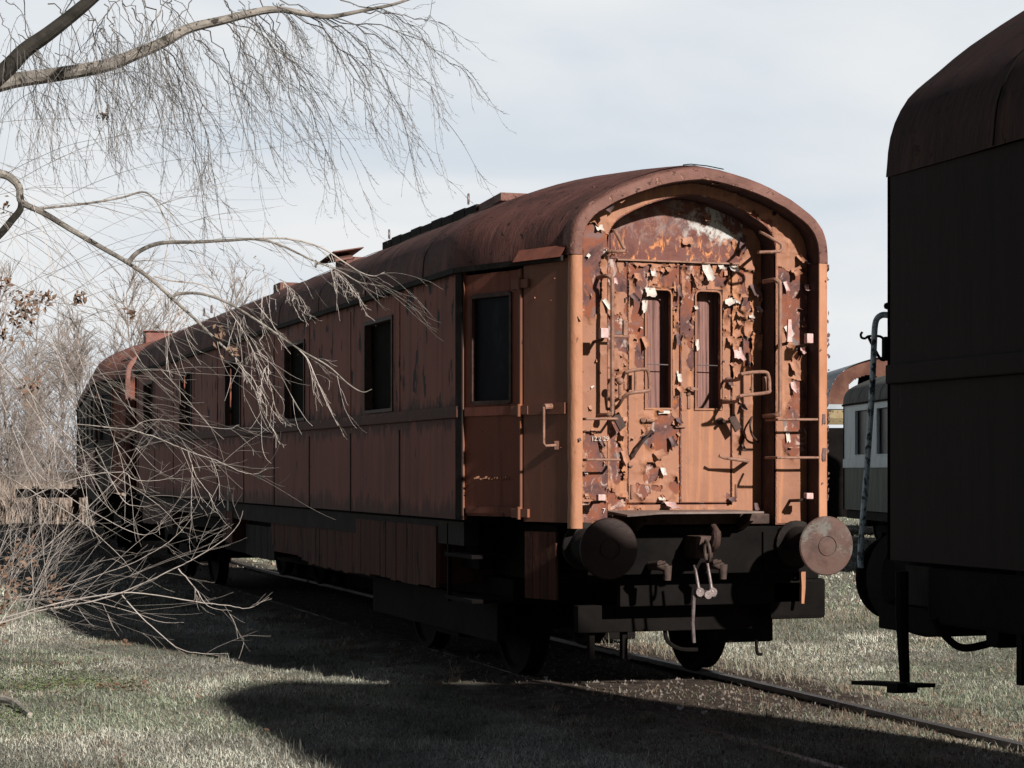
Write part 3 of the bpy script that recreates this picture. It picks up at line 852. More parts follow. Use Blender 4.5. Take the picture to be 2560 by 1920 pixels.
# ---- the two gangway door leaves
door_polys_l = [
    poly(A, [(590, 850), (680, 862), (742, 850), (752, 950), (705, 1010), (692, 1070), (662, 1200), (692, 1290), (690, 1500), (684, 1614), (640, 1614), (622, 1500), (645, 1400), (600, 1260), (622, 1050)], BAY),
    poly(A, [(790, 870), (880, 845), (910, 930), (900, 1000), (850, 995), (800, 960)], BAY),
    poly(A, [(915, 1010), (955, 1000), (950, 1130), (920, 1150)], BAY),
    poly(B, [(585, 0), (650, 0), (650, 100), (620, 130), (590, 90)], BAY),
    poly(B, [(740, 440), (855, 432), (892, 500), (900, 565), (852, 650), (822, 735), (775, 700), (700, 665), (636, 600), (722, 530)], BAY),
    poly(B, [(662, 790), (722, 768), (765, 835), (748, 905), (680, 915), (652, 862)], BAY),
    poly(B, [(593, 922), (690, 935), (703, 1005), (640, 1042), (593, 1000)], BAY),
    poly(B, [(868, 876), (910, 950), (862, 1005), (828, 930)], BAY),
    poly(B, [(715, 940), (775, 942), (770, 975), (720, 980)], BAY),
    poly(B, [(870, 300), (915, 310), (925, 380), (880, 400)], BAY),
]
door_polys_r = [
    poly(A, [(1000, 900), (1030, 960), (1055, 1120), (1040, 1250), (1050, 1614), (1010, 1614), (1030, 1400), (1000, 1200), (990, 1000)], BAY),
    poly(A, [(985, 835), (1180, 830), (1175, 905), (1100, 870), (1000, 880)], BAY),
    poly(A, [(1190, 930), (1290, 920), (1285, 1000), (1220, 1005)], BAY),
    poly(B, [(965, 0), (1012, 0), (1000, 100), (975, 150), (955, 90)], BAY),
    poly(B, [(1235, 1010), (1295, 1020), (1290, 1060), (1240, 1062)], BAY),
]
WX = [((664, 884), (700, 886)), None]
def leaf(x0, x1, wx0, wx1, polys, amt, seed, nm):
    wz0, wz1 = 2.065, 2.925
    g = grid_wall([x0, wx0, wx1, x1], [DZ0, wz0, wz1, DZ1], [(wx0, wx1, wz0, wz1)], lambda x, z, w: (x, BAY + .004 + w, z), .035)
    d = g.build('gangway_door', M['rust'], coach)
    def ins(X, Z):
        return (X > x0 + .003) & (X < x1 - .003) & (Z > DZ0 + .004) & (Z < DZ1 - .004) & ~((X > wx0 - .014) & (X < wx1 + .014) & (Z > wz0 - .012) & (Z < wz1 + .014))
    paint_sheet('paint_layer', d, M['paint_end'], x0, x1, DZ0, DZ1, BAY + .003, ins, polys, amt, seed=seed, curl=.024)
    f = G()
    r_ = .03
    pts = [(wx0 - .004, BAY - .006, wz0), (wx0 - .004, BAY - .006, wz1 - r_), (wx0 + .006, BAY - .006, wz1 - .006), (wx0 + r_, BAY - .006, wz1 + .004), (wx1 - r_, BAY - .006, wz1 + .004), (wx1 - .006, BAY - .006, wz1 - .006), (wx1 + .004, BAY - .006, wz1 - r_), (wx1 + .004, BAY - .006, wz0)]
    f.tube(pts, .008, 6)
    f.box(wx0 - .012, wx1 + .012, BAY - .012, BAY + .003, wz0 - .014, wz0 - .001)
    f.build('window_frame', M['paint_end'], d)
    b = G(); b.box(wx0 - .05, wx1 + .05, BAY + .11, BAY + .13, wz0 - .03, wz1 + .05)
    b.build('window_board', M['wood'], d)
    rr = G(); rr.tube([(wx0, BAY + .02, 2.385), (wx1, BAY + .02, 2.381)], .004, 6); rr.build('guard_rod', M['steel'], d)
    h = G(); h.box(-.025, .025, 0, 0, 0, 0)
    return d
lw0, lw1 = A(700, 1300, BAY).x, A(886, 1300, BAY).x
rw0, rw1 = A(1074, 1300, BAY).x, A(1256, 1300, BAY).x
dl = leaf(DX0, -.004, lw0, lw1, door_polys_l, lambda X, Z: np.clip(.20 + .22 * (Z > 2.6) - .14 * (Z < 1.9), 0, .9), 23, 'l')
dr = leaf(.004, DX1, rw0, rw1, door_polys_r, lambda X, Z: np.clip(-.4 + .58 * (Z > 2.05) + .20 * (Z > 2.6), -.4, .9), 37, 'r')
g = G(); g.obox(B(1010, 262, BAY - .05), (.030, 0, -.006), (0, .009, 0), (0, 0, .010)); g.tube([B(972, 255, BAY), B(972, 255, BAY - .05)], .012, 8)
g.build('door_handle', M['iron'], dr)
g = G(); c = B(970, 335, BAY - .004); g.box(c.x - .012, c.x + .012, c.y - .008, c.y, c.z - .07, c.z + .07, .003); g.tube([B(972, 298, BAY), B(972, 298, BAY - .02)], .013, 10)
g.build('lock_plate', M['iron'], dr)
g = G(); g.tube([B(1195, 490, BAY), B(1195, 490, BAY - .03)], .028, 12); g.tube([B(1210, 488, BAY - .03), B(1222, 490, BAY - .10)], .012, 8)
g.build('knob', M['iron_dark'], dr)
g = G(); g.tube([B(650, 480, BAY), B(650, 480, BAY - .03)], .020, 12); g.tube([B(670, 485, BAY - .035), B(718, 488, BAY - .04)], .013, 8)
g.build('bolt_housing', M['iron'], dl)
g = G(); g.tube([B(575, 735, BAY - .05), B(640, 640, BAY - .09), B(705, 565, BAY - .09)], [.013, .010, .009], 8); g.tube([B(575, 735, BAY), B(575, 735, BAY - .06)], .016, 8); g.tube([B(705, 565, BAY - .09), B(715, 575, BAY - .02)], .013, 8)
g.build('latch_arm', M['iron_dark'], dl)
g = G(); g.tube([B(875, 530, BAY - .012), B(945, 530, BAY - .012)], .009, 8); g.build('door_catch', M['iron'], dl)
g = G(); g.tube([B(1185, 735, BAY - .16), B(1220, 752, BAY - .16), B(1390, 772, BAY - .14)], [.012, .010, .016], 8); g.tube([B(1388, 772, BAY), B(1388, 772, BAY - .15)], .016, 8)
g.build('bar_latch', M['iron'], coach)
for (u, v_) in ((565, 990), (1305, 985)):
    c = B(u, v_, BAY - .006); g = G(); g.tube([c + Vector((0, 0, -.05)), c + Vector((0, 0, .05))], .011, 8); g.build('door_hinge', M['iron'], coach)

# ---- ironwork of the end
def rod(name, pts, r_, mat_=None, n=8, par=None, sm=5):
    g = G(); g.tube(smoothpath(pts, sm) if len(pts) > 2 else pts, r_, n)
    return g.build(name, mat_ or M['iron'], par or coach, True)
for (x, zt, zb) in ((A(448, 1000, .04).x, A(430, 930, .04).z, B(440, 445, .04).z), (A(1700, 1000, .04).x, A(1690, 960, .04).z, B(1630, 450, .04).z)):
    rod('handrail', [(x - .05, RIM + .01, zt + .004), (x - .03, .06, zt + .006), (x - .012, .04, zt - .01), (x, .035, zt - .05), (x, .035, (zt + zb) / 2), (x, .035, zb + .05), (x - .012, .04, zb + .01), (x - .03, .06, zb), (x - .05, RIM + .01, zb)], .0155, sm=4)
for (u0, u1, v_, f_) in ((232, 470, 474, B), (240, 486, 764, B), (1595, 1885, 479, B), (1590, 1892, 749, B)):
    a = f_(u0, v_, .015); b = f_(u1, v_, .015)
    rod('ladder_rung', [(a.x, RIM, a.z), (a.x + .01, .03, a.z), (a.x + .03, .012, a.z), (b.x - .03, .012, b.z), (b.x - .01, .03, b.z), (b.x, RIM, b.z)], .0095, sm=3)
YG = .04
for pl in ([(455, 395), (530, 300), (678, 274), (690, 240), (684, 150), (655, 122), (525, 142), (492, 190)], [(1308, 350), (1335, 312), (1525, 288), (1541, 260), (1535, 170), (1500, 141), (1345, 156), (1318, 195)]):
    pts = [B(u, v_, YG + (.12 if i in (0, 7) else 0)) for i, (u, v_) in enumerate(pl)]
    pts = [Vector((pts[0].x, BAY, pts[0].z))] + pts + [Vector((pts[-1].x, BAY, pts[-1].z))]
    o = rod('grab_frame', pts, .013, sm=4)
    k = 590 if pl[0][0] < 1000 else 1418
    rod('frame_bar', [B(k, 135 if k < 1000 else 152, YG), B(k, 288 if k < 1000 else 300, YG)], .010, par=o)
g = G(); c = B(480, 205, .03); g.lathe([(-.028 * math.cos(t), .028 * math.sin(t)) for t in np.linspace(0, math.pi, 9)], c, (0, 0, 1), 14); g.tube([c, (c.x + .01, .05, c.z - .12), (c.x, RIM, c.z - .15)], .012, 8); g.build('lever_knob', M['iron'], coach, True)
for (u0, u1, v0, v1) in ((540, 570, 165, 270), (1495, 1520, 175, 275)):
    a = B(u0, v0, .10); b = B(u1, v1, .10); g = G(); g.tube([((a.x + b.x) / 2, .10, a.z), ((a.x + b.x) / 2, .10, b.z)], .014, 10); g.build('spring_sleeve', M['iron'], coach, True)
rod('lamp_hook', [A(428, 600, BAY - .02), A(470, 590, .12), A(520, 690, .10), A(540, 740, .10), A(425, 742, .12), A(425, 745, BAY)], .013, sm=2)
rod('lamp_hook', [A(1555, 600, BAY - .02), A(1570, 605, .06), A(1690, 672, .04), A(1715, 700, .04), A(1700, 742, .04), A(1560, 748, .06), A(1540, 750, BAY)], .012, sm=2)
def lamp_iron(fn, u, v_, hw, hh, Y, dx=0.0, taper=False):
    c = fn(u, v_, Y); s_ = .00092
    g = G(); a, b = hw * s_, hh * s_
    if taper:
        g.add([(c.x - a, Y, c.z - b), (c.x + a, Y, c.z - b), (c.x + a * .6, Y, c.z + b), (c.x - a * .6, Y, c.z + b), (c.x - a, Y + .02, c.z - b), (c.x + a, Y + .02, c.z - b), (c.x + a * .6, Y + .02, c.z + b), (c.x - a * .6, Y + .02, c.z + b)],
            [(0, 1, 2, 3), (4, 7, 6, 5), (0, 4, 5, 1), (1, 5, 6, 2), (2, 6, 7, 3), (3, 7, 4, 0)])
    else: g.box(c.x - a, c.x + a, Y, Y + .05, c.z - b, c.z + b, .006)
    g.build('lamp_iron', M['pink'], coach)
    g = G(); g.tube([(c.x, Y + .02, c.z - b * .7), (c.x + dx, Y + .06, c.z - b - .01), (c.x + dx, RIM + .01, c.z - b - .015)], .012, 8); g.build('iron_bracket', M['iron_dark'], coach)
lamp_iron(A, 395, 1352, 32, 38, -.03)
lamp_iron(A, 1778, 1335, 22, 88, -.01, taper=True)
lamp_iron(A, 1930, 1392, 28, 38, -.04)
lamp_iron(B, 1830, 1021, 30, 24, -.04, -.05)
lamp_iron(B, 355, 1032, 30, 24, .0)
for (fn, u, v_) in ((A, 560, 1290), (A, 548, 1345)):
    pass
g = G(); c = A(547, 1300, .10); g.box(c.x - .016, c.x + .016, .09, .12, c.z - .07, c.z + .04, .004); g.tube([(c.x - .13, .10, c.z - .075), (c.x + .03, .10, c.z - .075)], .010, 6); g.build('stop_bracket', M['iron'], coach)
for (u, v_) in ((520, 490), (1345, 500)):
    c = B(u, v_, .20); g = G(); g.obox(c + Vector((0, .12, 0)), (.022, 0, .018), (0, .012, 0), (-.028, 0, .05)); g.build('flap_stop', M['iron_dark'], coach)
# hoses on the right of the bay
rod('hanging_strap', [B(1415, 460, BAY), B(1405, 520, BAY - .06), B(1420, 590, BAY - .07), B(1465, 640, BAY - .03)], .008, M['iron_dark'])

# ---- loose curled flakes
def flake(g, c, w, h, out, tilt, mi, seed):
    """curled chip hanging from its top or side edge"""
    rs = random.Random(seed); n = 5; b = len(g.v)
    ca, sa = math.cos(tilt), math.sin(tilt)
    for i in range(n):
        for j in range(n):
            u = (i / (n - 1) - .5) * w; v_ = -(j / (n - 1)) * h
            ed = 1.0 - .28 * rs.random() if (i in (0, n - 1) or j == n - 1) else 1
            u *= ed; v_ *= ed
            y = -out * (j / (n - 1)) ** 1.6 - .3 * out * abs(i / (n - 1) - .5) ** 2 * 4 * rs.uniform(.5, 1)
            x = u * ca - v_ * sa; z = u * sa + v_ * ca
            g.v.append((c.x + x, c.y - .008 + y, c.z + z))
    for i in range(n - 1):
        for j in range(n - 1):
            g.f.append((b + i * n + j, b + (i + 1) * n + j, b + (i + 1) * n + j + 1, b + i * n + j + 1)); g.mi.append(mi)
S_ = .00096
g = G()
FL = [(A, 1140, 840, 80, 150, BAY, .05, .25, 1), (A, 725, 1015, 95, 75, BAY, .05, 0, 1), (A, 692, 1095, 50, 120, BAY, .03, -.2, 1), (A, 1070, 1150, 32, 36, BAY, .03, 0, 1),
      (A, 1080, 1400, 34, 95, BAY, .02, 0, 1), (A, 1375, 1460, 92, 110, BAY, .05, .1, 0), (A, 1320, 1095, 110, 60, BAY, .05, .3, 1), (A, 1385, 1095, 45, 50, BAY, .04, -.4, 1),
      (A, 1895, 985, 40, 80, RIM, .09, -.6, 0), (A, 1905, 812, 70, 40, RIM, .08, .2, 1), (A, 1735, 970, 36, 90, RIM, .03, .2, 0), (A, 1862, 1450, 50, 70, RIM, .07, -.4, 0),
      (A, 1745, 1300, 55, 100, RIM, .03, .5, 1), (A, 745, 870, 45, 80, BAY, .04, .1, 1), (A, 465, 940, 36, 55, RIM, .03, 0, 0), (A, 345, 545, 70, 50, RIM, .02, .1, 1),
      (A, 850, 225, 60, 18, .06, .03, 0, 2), (A, 1210, 228, 70, 22, .07, .03, -.1, 2), (A, 1390, 262, 110, 22, .07, .03, -.25, 2), (A, 1750, 372, 120, 30, .07, .04, -.5, 2), (A, 1890, 500, 70, 50, .08, .04, -.7, 2),
      (B, 815, 1062, 95, 62, BAY, .16, 0, 0), (B, 1698, 215, 45, 95, RIM, .04, .2, 0), (B, 790, 415, 105, 30, BAY, .012, 0, 1), (B, 1665, 560, 36, 100, RIM, .012, .1, 1),
      (A, 1140, 470, 50, 60, BAY, .05, .1, 2), (A, 935, 440, 60, 35, BAY, .04, .4, 2), (A, 1000, 640, 100, 70, BAY, .03, .2, 2), (A, 515, 330, 110, 40, .08, .03, .7, 2), (A, 400, 400, 70, 60, .08, .03, .9, 3),
      (A, 630, 905, 55, 70, BAY, .05, 0, 2), (A, 860, 850, 60, 50, BAY, .04, .2, 2), (A, 940, 1000, 40, 110, BAY, .05, 0, 3), (A, 1050, 900, 40, 120, BAY, .05, .3, 2), (A, 1250, 840, 60, 50, BAY, .05, 0, 1),
      (A, 1340, 850, 70, 60, BAY, .06, .2, 1), (A, 1415, 640, 60, 120, BAY, .06, -.2, 3), (A, 1490, 990, 60, 110, BAY, .06, .2, 3), (A, 1520, 1130, 50, 80, BAY, .05, .2, 0), (A, 1475, 1200, 50, 50, BAY, .04, 0, 1),
      (A, 1800, 870, 70, 80, RIM, .06, .4, 2), (A, 1835, 770, 50, 70, RIM, .06, .3, 2), (A, 590, 1060, 50, 80, BAY, .05, .5, 3), (A, 935, 1360, 40, 100, BAY, .05, -.1, 3), (A, 1395, 1190, 60, 50, BAY, .05, 0, 2),
      (A, 1395, 1250, 50, 60, BAY, .05, 0, 2), (A, 1320, 1380, 60, 70, BAY, .05, .2, 2), (A, 680, 1380, 50, 110, BAY, .04, .3, 2), (A, 385, 1100, 40, 120, RIM, .03, .5, 1),
      (B, 745, 700, 90, 60, BAY, .06, .4, 2), (B, 835, 600, 50, 90, BAY, .05, .3, 3), (B, 890, 465, 50, 60, BAY, .05, 0, 3), (B, 780, 820, 50, 70, BAY, .04, 0, 1), (B, 895, 245, 60, 55, BAY, .05, .3, 2),
      (B, 895, 155, 40, 70, BAY, .03, 0, 1), (B, 1340, 640, 30, 80, BAY, .05, .1, 3), (B, 1345, 370, 50, 50, BAY, .05, 0, 3), (B, 1250, 180, 50, 80, BAY, .04, 0, 3), (B, 490, 560, 60, 50, BAY, .06, .2, 2),
      (B, 505, 700, 60, 120, BAY, .05, .1, 2), (B, 1265, 1030, 60, 40, BAY, .04, .2, 3), (B, 770, 1030, 60, 25, BAY, .03, 0, 1), (B, 1440, 1070, 40, 60, RIM, .03, 0, 3), (B, 1925, 440, 30, 90, .004, .004, 0, 3), (B, 1930, 680, 38, 110, .004, .004, -.1, 3),
      (B, 1700, 70, 70, 90, RIM, .05, .2, 2), (B, 330, 600, 30, 110, RIM, .03, .4, 3)]
for i, (fn, u, v_, w, h, Y, out, tilt, mi) in enumerate(FL):
    flake(g, fn(u, v_, Y), w * S_, h * S_, out, tilt, mi, i)
rs = random.Random(5)
for k in range(75):                                   # small chips over the door bay
    x = rs.uniform(-.62, .62); z = rs.uniform(1.3, 3.15) if x < 0 else rs.uniform(2.0, 3.15)
    if (lw0 - .02 < x < lw1 + .02 or rw0 - .02 < x < rw1 + .02) and 2.03 < z < 2.95: continue
    flake(g, Vector((x, BAY, z)), rs.uniform(.010, .038), rs.uniform(.010, .045), rs.uniform(.008, .030), rs.uniform(-.8, .8), rs.choice([2, 2, 2, 2, 3, 3, 1]), 100 + k)
for k in range(22):
    s = rs.choice([-1, 1]); x = s * rs.uniform(.68, .9); z = rs.uniform(1.3, 3.3)
    flake(g, Vector((x, RIM, z)), rs.uniform(.010, .04), rs.uniform(.010, .04), rs.uniform(.01, .025), rs.uniform(-.8, .8), rs.choice([2, 2, 2, 3, 1]), 500 + k)
for k in range(0):                                    # chips on the hood rim
    t = rs.uniform(.1, .9); pr = profile(EW - .04, 3.12, 3.75); q = pr[int(t * len(pr))]
    flake(g, Vector((q[0], .0, q[1])), rs.uniform(.012, .05), rs.uniform(.010, .03), rs.uniform(.005, .018), rs.uniform(-1, 1), rs.choice([2, 2, 3]), 900 + k)
for k in range(5):
    s = rs.choice([-1, 1]); flake(g, Vector((s * rs.uniform(.93, .98), .0, rs.uniform(1.3, 3.0))), rs.uniform(.008, .025), rs.uniform(.01, .04), rs.uniform(.003, .012), rs.uniform(-1, 1), rs.choice([3, 2]), 1200 + k)
o = mesh_obj('paint_flakes', g.v, g.f, [M['pink'], M['white'], M['chip'], M['chip_dark']], coach, True); o['kind'] = 'stuff'
o.data.polygons.foreach_set('material_index', g.mi)
# ragged flakes along the sunlit right-hand corner
g = G()
for k in range(230):
    z = rs.uniform(1.35, 3.1); y = rs.uniform(.02, .16); x = 1.004 + (y - .06) * .35 * (y > .06)
    a = rs.uniform(.006, .022); b = rs.uniform(.006, .02)
    p0 = Vector((x, y, z)); d = Vector((rs.uniform(.6, 1), rs.uniform(-.4, .4), rs.uniform(-.5, .6))) * a
    g.add([p0 + Vector((0, 0, -b)), p0 + Vector((0, 0, b)), p0 + d + Vector((0, 0, b * .4)), p0 + d * .8 + Vector((0, .004, -b * .5))], [(0, 1, 2, 3)])
mesh_obj('edge_flakes', g.v, g.f, M['chip_dark'], coach)['kind'] = 'stuff'
g = G()
for k in range(5):                                     # chips on the side and the corner panel
    u = rs.uniform(.64, .97); z = rs.uniform(1.35, 3.0); p0 = Vector(FPN(u, z, -.003)); a = rs.uniform(.004, .014)
    g.add([p0, p0 + Vector((a, -a * .4, a * .3)), p0 + Vector((a * .6 - .004, -a * .8, -a)), p0 + Vector((-.003, -.006, -a * .9))], [(0, 1, 2, 3)])
for k in range(40):
    p0 = Vector((-1.452, 1.3 + 14 * rs.random() ** 1.5, rs.choice([rs.uniform(1.3, 3.0), 1.98, 1.97]))); a = rs.uniform(.004, .013)
    g.add([p0, p0 + Vector((-.008, a, a * .3)), p0 + Vector((-.012, a * .8, -a)), p0 + Vector((-.004, 0, -a * .9))], [(0, 1, 2, 3)])
for k in range(12):                                     # torn ridge across the side door
    p0 = Vector(FPN(.14 + .30 * k / 11, 1.545 + .006 * math.sin(k * 1.9), .018)); a = rs.uniform(.012, .024)
    g.add([p0 + Vector((-a, 0, -.004)), p0 + Vector((a, -a * .3, -.004)), p0 + Vector((a * .5 - .012, -.012, a * .7)), p0 + Vector((-a * .5 - .012, -.010, a * .5))], [(0, 1, 2, 3)])
mesh_obj('side_flakes', g.v, g.f, M['chip'], coach)['kind'] = 'stuff'
# grab handle on the corner panel
pA = Vector(FPN(.86, 2.055, -.012)); pB = Vector(FPN(.86, 2.055, -.085)); pC = Vector(FPN(.86, 1.80, -.085)); pD = Vector(FPN(.90, 1.785, .0))
g = G(); g.tube([Vector(FPN(.86, 2.06, .0)), pB], .022, 10); g.tube([pB, pB + Vector((0, 0, -.02)), pC, Vector(FPN(.87, 1.78, -.08)), pD], .010, 8); g.obox(pD, (.012, -.012, 0), (.01, .01, 0), (0, 0, .03))
g.build('side_handle', M['iron'], coach, True)
g = G()
for s in (1,):
    a = Vector((1.10, .45, 2.06)); g.tube([a + Vector((-.05, 0, 0)), a + Vector((.03, -.06, 0)), a + Vector((.03, -.06, -.30)), a + Vector((-.06, 0, -.30))], .010, 8)
g.build('side_handle', M['iron'], coach, True)

# ---- writing
def text_part(txt, name, loc, rot, size, mat_, parent, ext=.0008):
    cu = bpy.data.curves.new(name, 'FONT'); cu.body = txt; cu.size = size; cu.extrude = ext; cu.align_x = 'CENTER'
    tmp = bpy.data.objects.new(name, cu); COL.objects.link(tmp)
    dg = bpy.context.evaluated_depsgraph_get()
    me = bpy.data.meshes.new_from_object(tmp.evaluated_get(dg)); bpy.data.objects.remove(tmp)
    me.materials.clear(); me.materials.append(mat_)
    o = bpy.data.objects.new(name, me); COL.objects.link(o); o.parent = parent; o.location = loc; o.rotation_euler = rot
    return o
c = B(340, 618, RIM - .012); text_part('12.2 29', 'painted_number', c + Vector((0, -.002, -.012)), (R(90), 0, 0), .045, M['white'], coach)
c = B(368, 1130, RIM - .012); text_part('7', 'painted_number', c + Vector((0, -.002, -.012)), (R(90), 0, 0), .05, M['white'], coach)
c = atx(570, 1270, -1.452)
g = G(); g.box(-1.4545, -1.4505, c.y - .05, c.y + .05, c.z - .03, c.z + .27); pl = g.build('label_board', M['label'], coach)
text_part('X', 'board_mark', (-1.456, c.y, c.z + .08), (R(90), 0, R(-90)), .10, M['iron_dark'], pl)
text_part('RIC', 'painted_mark', (-1.4525, atx(650, 1190, -1.45).y, atx(650, 1200, -1.45).z), (R(90), 0, R(-90)), .14, M['label'], coach)

# ---- headstock, coupler, fold plate, buffers
g = G(); g.box(-.92, .92, .18, .30, .86, 1.20, .01)
g.box(-.80, -.55, .16, .179, .90, 1.16, .004); g.box(.55, .80, .16, .179, .90, 1.16, .004)
g.build('headstock', M['under'], coach)
M['disc_shaded'] = weather('shaded_buffer_disc', [(0.3, (0.020, 0.012, 0.011)), (0.7, (0.038, 0.021, 0.019))], (5, 5, 5), [], 0.6)  # disc paint darkened for the shadow the left buffer stands in
buffers(coach, .155, -1, {'grime': M['grime'], 'disc': [M['disc_shaded'], M['disc']]})
g = G()
n = 24; v = []; f = []
for i in range(n):
    t = i / (n - 1); x = -.60 + 1.0 * t
    yf = -.16 + .12 * max(0, (.25 - t) / .25) ** 2
    zt_ = 1.315 - .0 * t - .02 * max(0, (.2 - t) / .2)
    v += [(x, BAY - .03, 1.318), (x, yf, zt_), (x, yf, zt_ - .014), (x, BAY - .03, 1.300)]
for i in range(n - 1):
    a = i * 4
    for k in range(4): f.append((a + k, a + (k + 1) % 4, a + 4 + (k + 1) % 4, a + 4 + k))
f += [(0, 1, 2, 3), ((n - 1) * 4, (n - 1) * 4 + 3, (n - 1) * 4 + 2, (n - 1) * 4 + 1)]
g.add(v, f)
g.build('fold_plate', M['plate'], coach)
g = G(); g.box(-.62, .62, .20, BAY, 1.215, 1.29, .01)
for x in (-.45, .38): g.obox((x, .12, 1.24), (.02, 0, 0), (0, .10, -.04), (0, .02, .035))
g.build('plate_bracket', M['iron_dark'], coach)
g = G(); g.box(-.07, .07, -.02, .20, .98, 1.14, .015)
g.tube(smoothpath([(0, .0, 1.06), (0, -.12, 1.06), (0, -.20, 1.10), (0, -.22, 1.17), (0, -.17, 1.21)], 4), [.04] * 9 + [.035] * 4 + [.025] * 4, 10)
g.build('draw_hook', M['iron_dark'], coach, True)
Yc = -.10
for (a, b) in (((1736, 1412), (1748, 1480)), ((1767, 1402), (1780, 1480))):
    p, q = aty(*a, Yc), aty(*b, Yc - .02); g = G(); g.tube([p, p.lerp(q, .8), q], [.011, .013, .026], 10); g.tube([q + Vector((0, -.02, 0)), q + Vector((0, .02, 0))], .032, 12)
    g.build('coupling_link', M['steel'], coach, True)
p = aty(1764, 1486, Yc); g = G(); g.tube([p + Vector((-.07, 0, 0)), p + Vector((.07, 0, 0))], .026, 12); g.tube([p + Vector((0, -.05, 0)), p + Vector((0, .05, 0))], .030, 12)
g.tube([p + Vector((-.09, 0, .0)), p + Vector((-.10, 0, -.20)), p + Vector((-.09, 0, -.34)), ], .014, 8); g.build('coupling_screw', M['steel'], coach, True)
p = aty(1766, 1378, -.2); g = G(); g.tube([p + Vector((.012 * math.sin(t * .6), .05 * math.sin(t), .075 * math.cos(t))) for t in np.linspace(0, 6.3, 20)], .012, 8); g.build('shackle', M['cock'], coach, True)
for (px, py) in ((1664, 1424), (1803, 1421)):                     # brake cocks and their hoses
    p = aty(px, py, 0.02); g = G()
    g.tube([p + Vector((-.06, .14, .02)), p + Vector((-.04, .0, .03)), p + Vector((0, -.03, .01))], [.03, .038, .03], 12)
    g.tube([p + Vector((0, -.03, .03)), p + Vector((0, -.03, -.075))], [.034, .026], 12)
    g.tube([p + Vector((-.07, -.02, .04)), p + Vector((-.02, -.045, .055))], .012, 8)
    k = g.build('brake_cock', M['cock'], coach, True)
# hanging gear below the end
g = G(); g.box(-.75, .75, .55, .65, .42, .62, .01); g.box(-.5, .95, .35, .42, .62, .86, .01)
g.box(.40, .92, .75, 1.0, .30, .75, .02)
for x in (-.62, -.36): g.box(x - .02, x + .02, .6, .66, .22, .45); 
g.tube(smoothpath([(-.05, .6, .45), (-.02, .6, .34), (.08, .6, .28), (.22, .6, .27)], 5), .016, 6)
g.tube(smoothpath([(.75, .7, .32), (.76, .7, .22), (.80, .7, .21)], 4), .012, 6)
g.build('brake_gear', M['under'], coach)
# right-hand corner step under the buffer
g = G(); g.box(.70, 1.16, .35, .75, .50, .80, .03); g.box(.66, 1.10, .36, .9, .80, 1.2); g.tube([(.75, .30, .95), (.75, .28, .78), (1.0, .28, .78)], .008, 6)
g.build('corner_step', M['under'], coach)
g = G(); g.tube([(.93, .30, .98), (.925, .27, .75), (.91, .25, .62)], [.030, .022, .015], 6); g.build('torn_strip', M['paint_post'], coach)

# ---- under the body: battery and equipment boxes, steps, added light blockers
def board_box(name, y0, y1, z0, z1, mat_, x=-1.40, par=coach, taper=0.0):
    g = G(); n = max(2, int((y1 - y0) / .16)); w = (y1 - y0) / n
    for k in range(n):
        dz = random.uniform(-.012, .012)
        g.box(x - .012 + random.uniform(0, .006), x + .02, y0 + k * w + .003, y0 + (k + 1) * w - .003, z0 + dz + taper * k / n, z1)
    g.box(x + .021, x + .55, y0, y1, z0 + .03, z1 - .003)
    return g.build(name, mat_, par)
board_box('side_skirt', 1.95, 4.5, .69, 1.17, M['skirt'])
board_box('underbody_box', 4.55, 6.5, .67, 1.16, M['skirt'], x=-1.38)
board_box('underbody_box', 6.55, 8.4, .70, 1.12, M['skirt'], x=-1.36, taper=.10)
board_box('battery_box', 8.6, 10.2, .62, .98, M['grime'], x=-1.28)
board_box('underbody_box', 10.4, 11.0, .75, 1.12, M['skirt'])
board_box('side_skirt', 14.8, 17.6, .82, 1.14, M['side_low'])
g = G(); u0, u1 = .58, .93
a = Vector(FPN(.60, 0, .02)); b = Vector(FPN(.88, 0, .02)); d = (b - a); L_ = d.length; d.normalize(); s_ = Vector((-d.y, d.x, 0))
for k in range(4):
    p = a + d * (L_ * (k + .5) / 4); g.obox((p.x, p.y, .93), d * (L_ / 8 - .003), s_ * .012, (0, 0, .24))
g.build('step_back', M['skirt'], coach)
g = G()
for z in (.95, .62): g.box(-1.42, -1.12, 1.0, 1.7, z, z + .03, .004)
g.box(-1.40, -1.37, 1.66, 1.69, .60, 1.2)
g.build('step_board', M['under'], coach)
bogie(coach, 3.05, MT1); bogie(coach, CL - 3.05, MT1)
g = G(); g.box(-1.12, -1.06, 1.3, 5.0, .30, .62, .01); g.box(-.9, .9, 5.6, 13.6, .55, 1.0, .01); g.build('truss_gear', M['under'], coach)
g = G(); g.box(-1.0, 1.0, .32, 1.5, .80, 1.215, .01); g.box(-1.2, 1.2, 1.5, 17.5, .85, 1.215); g.build('underframe', M['under'], coach)
for (a, b, z) in ((4.6, 8.9, .0), (8.9, 13.3, .0), (13.3, 18.6, -.02)):
    g = G(); g.box(.95, 1.36, a, b, z, 1.1, .02); g.build('underbody_box', M['under'], coach)  # far-side boxes added to block light and view under the coach

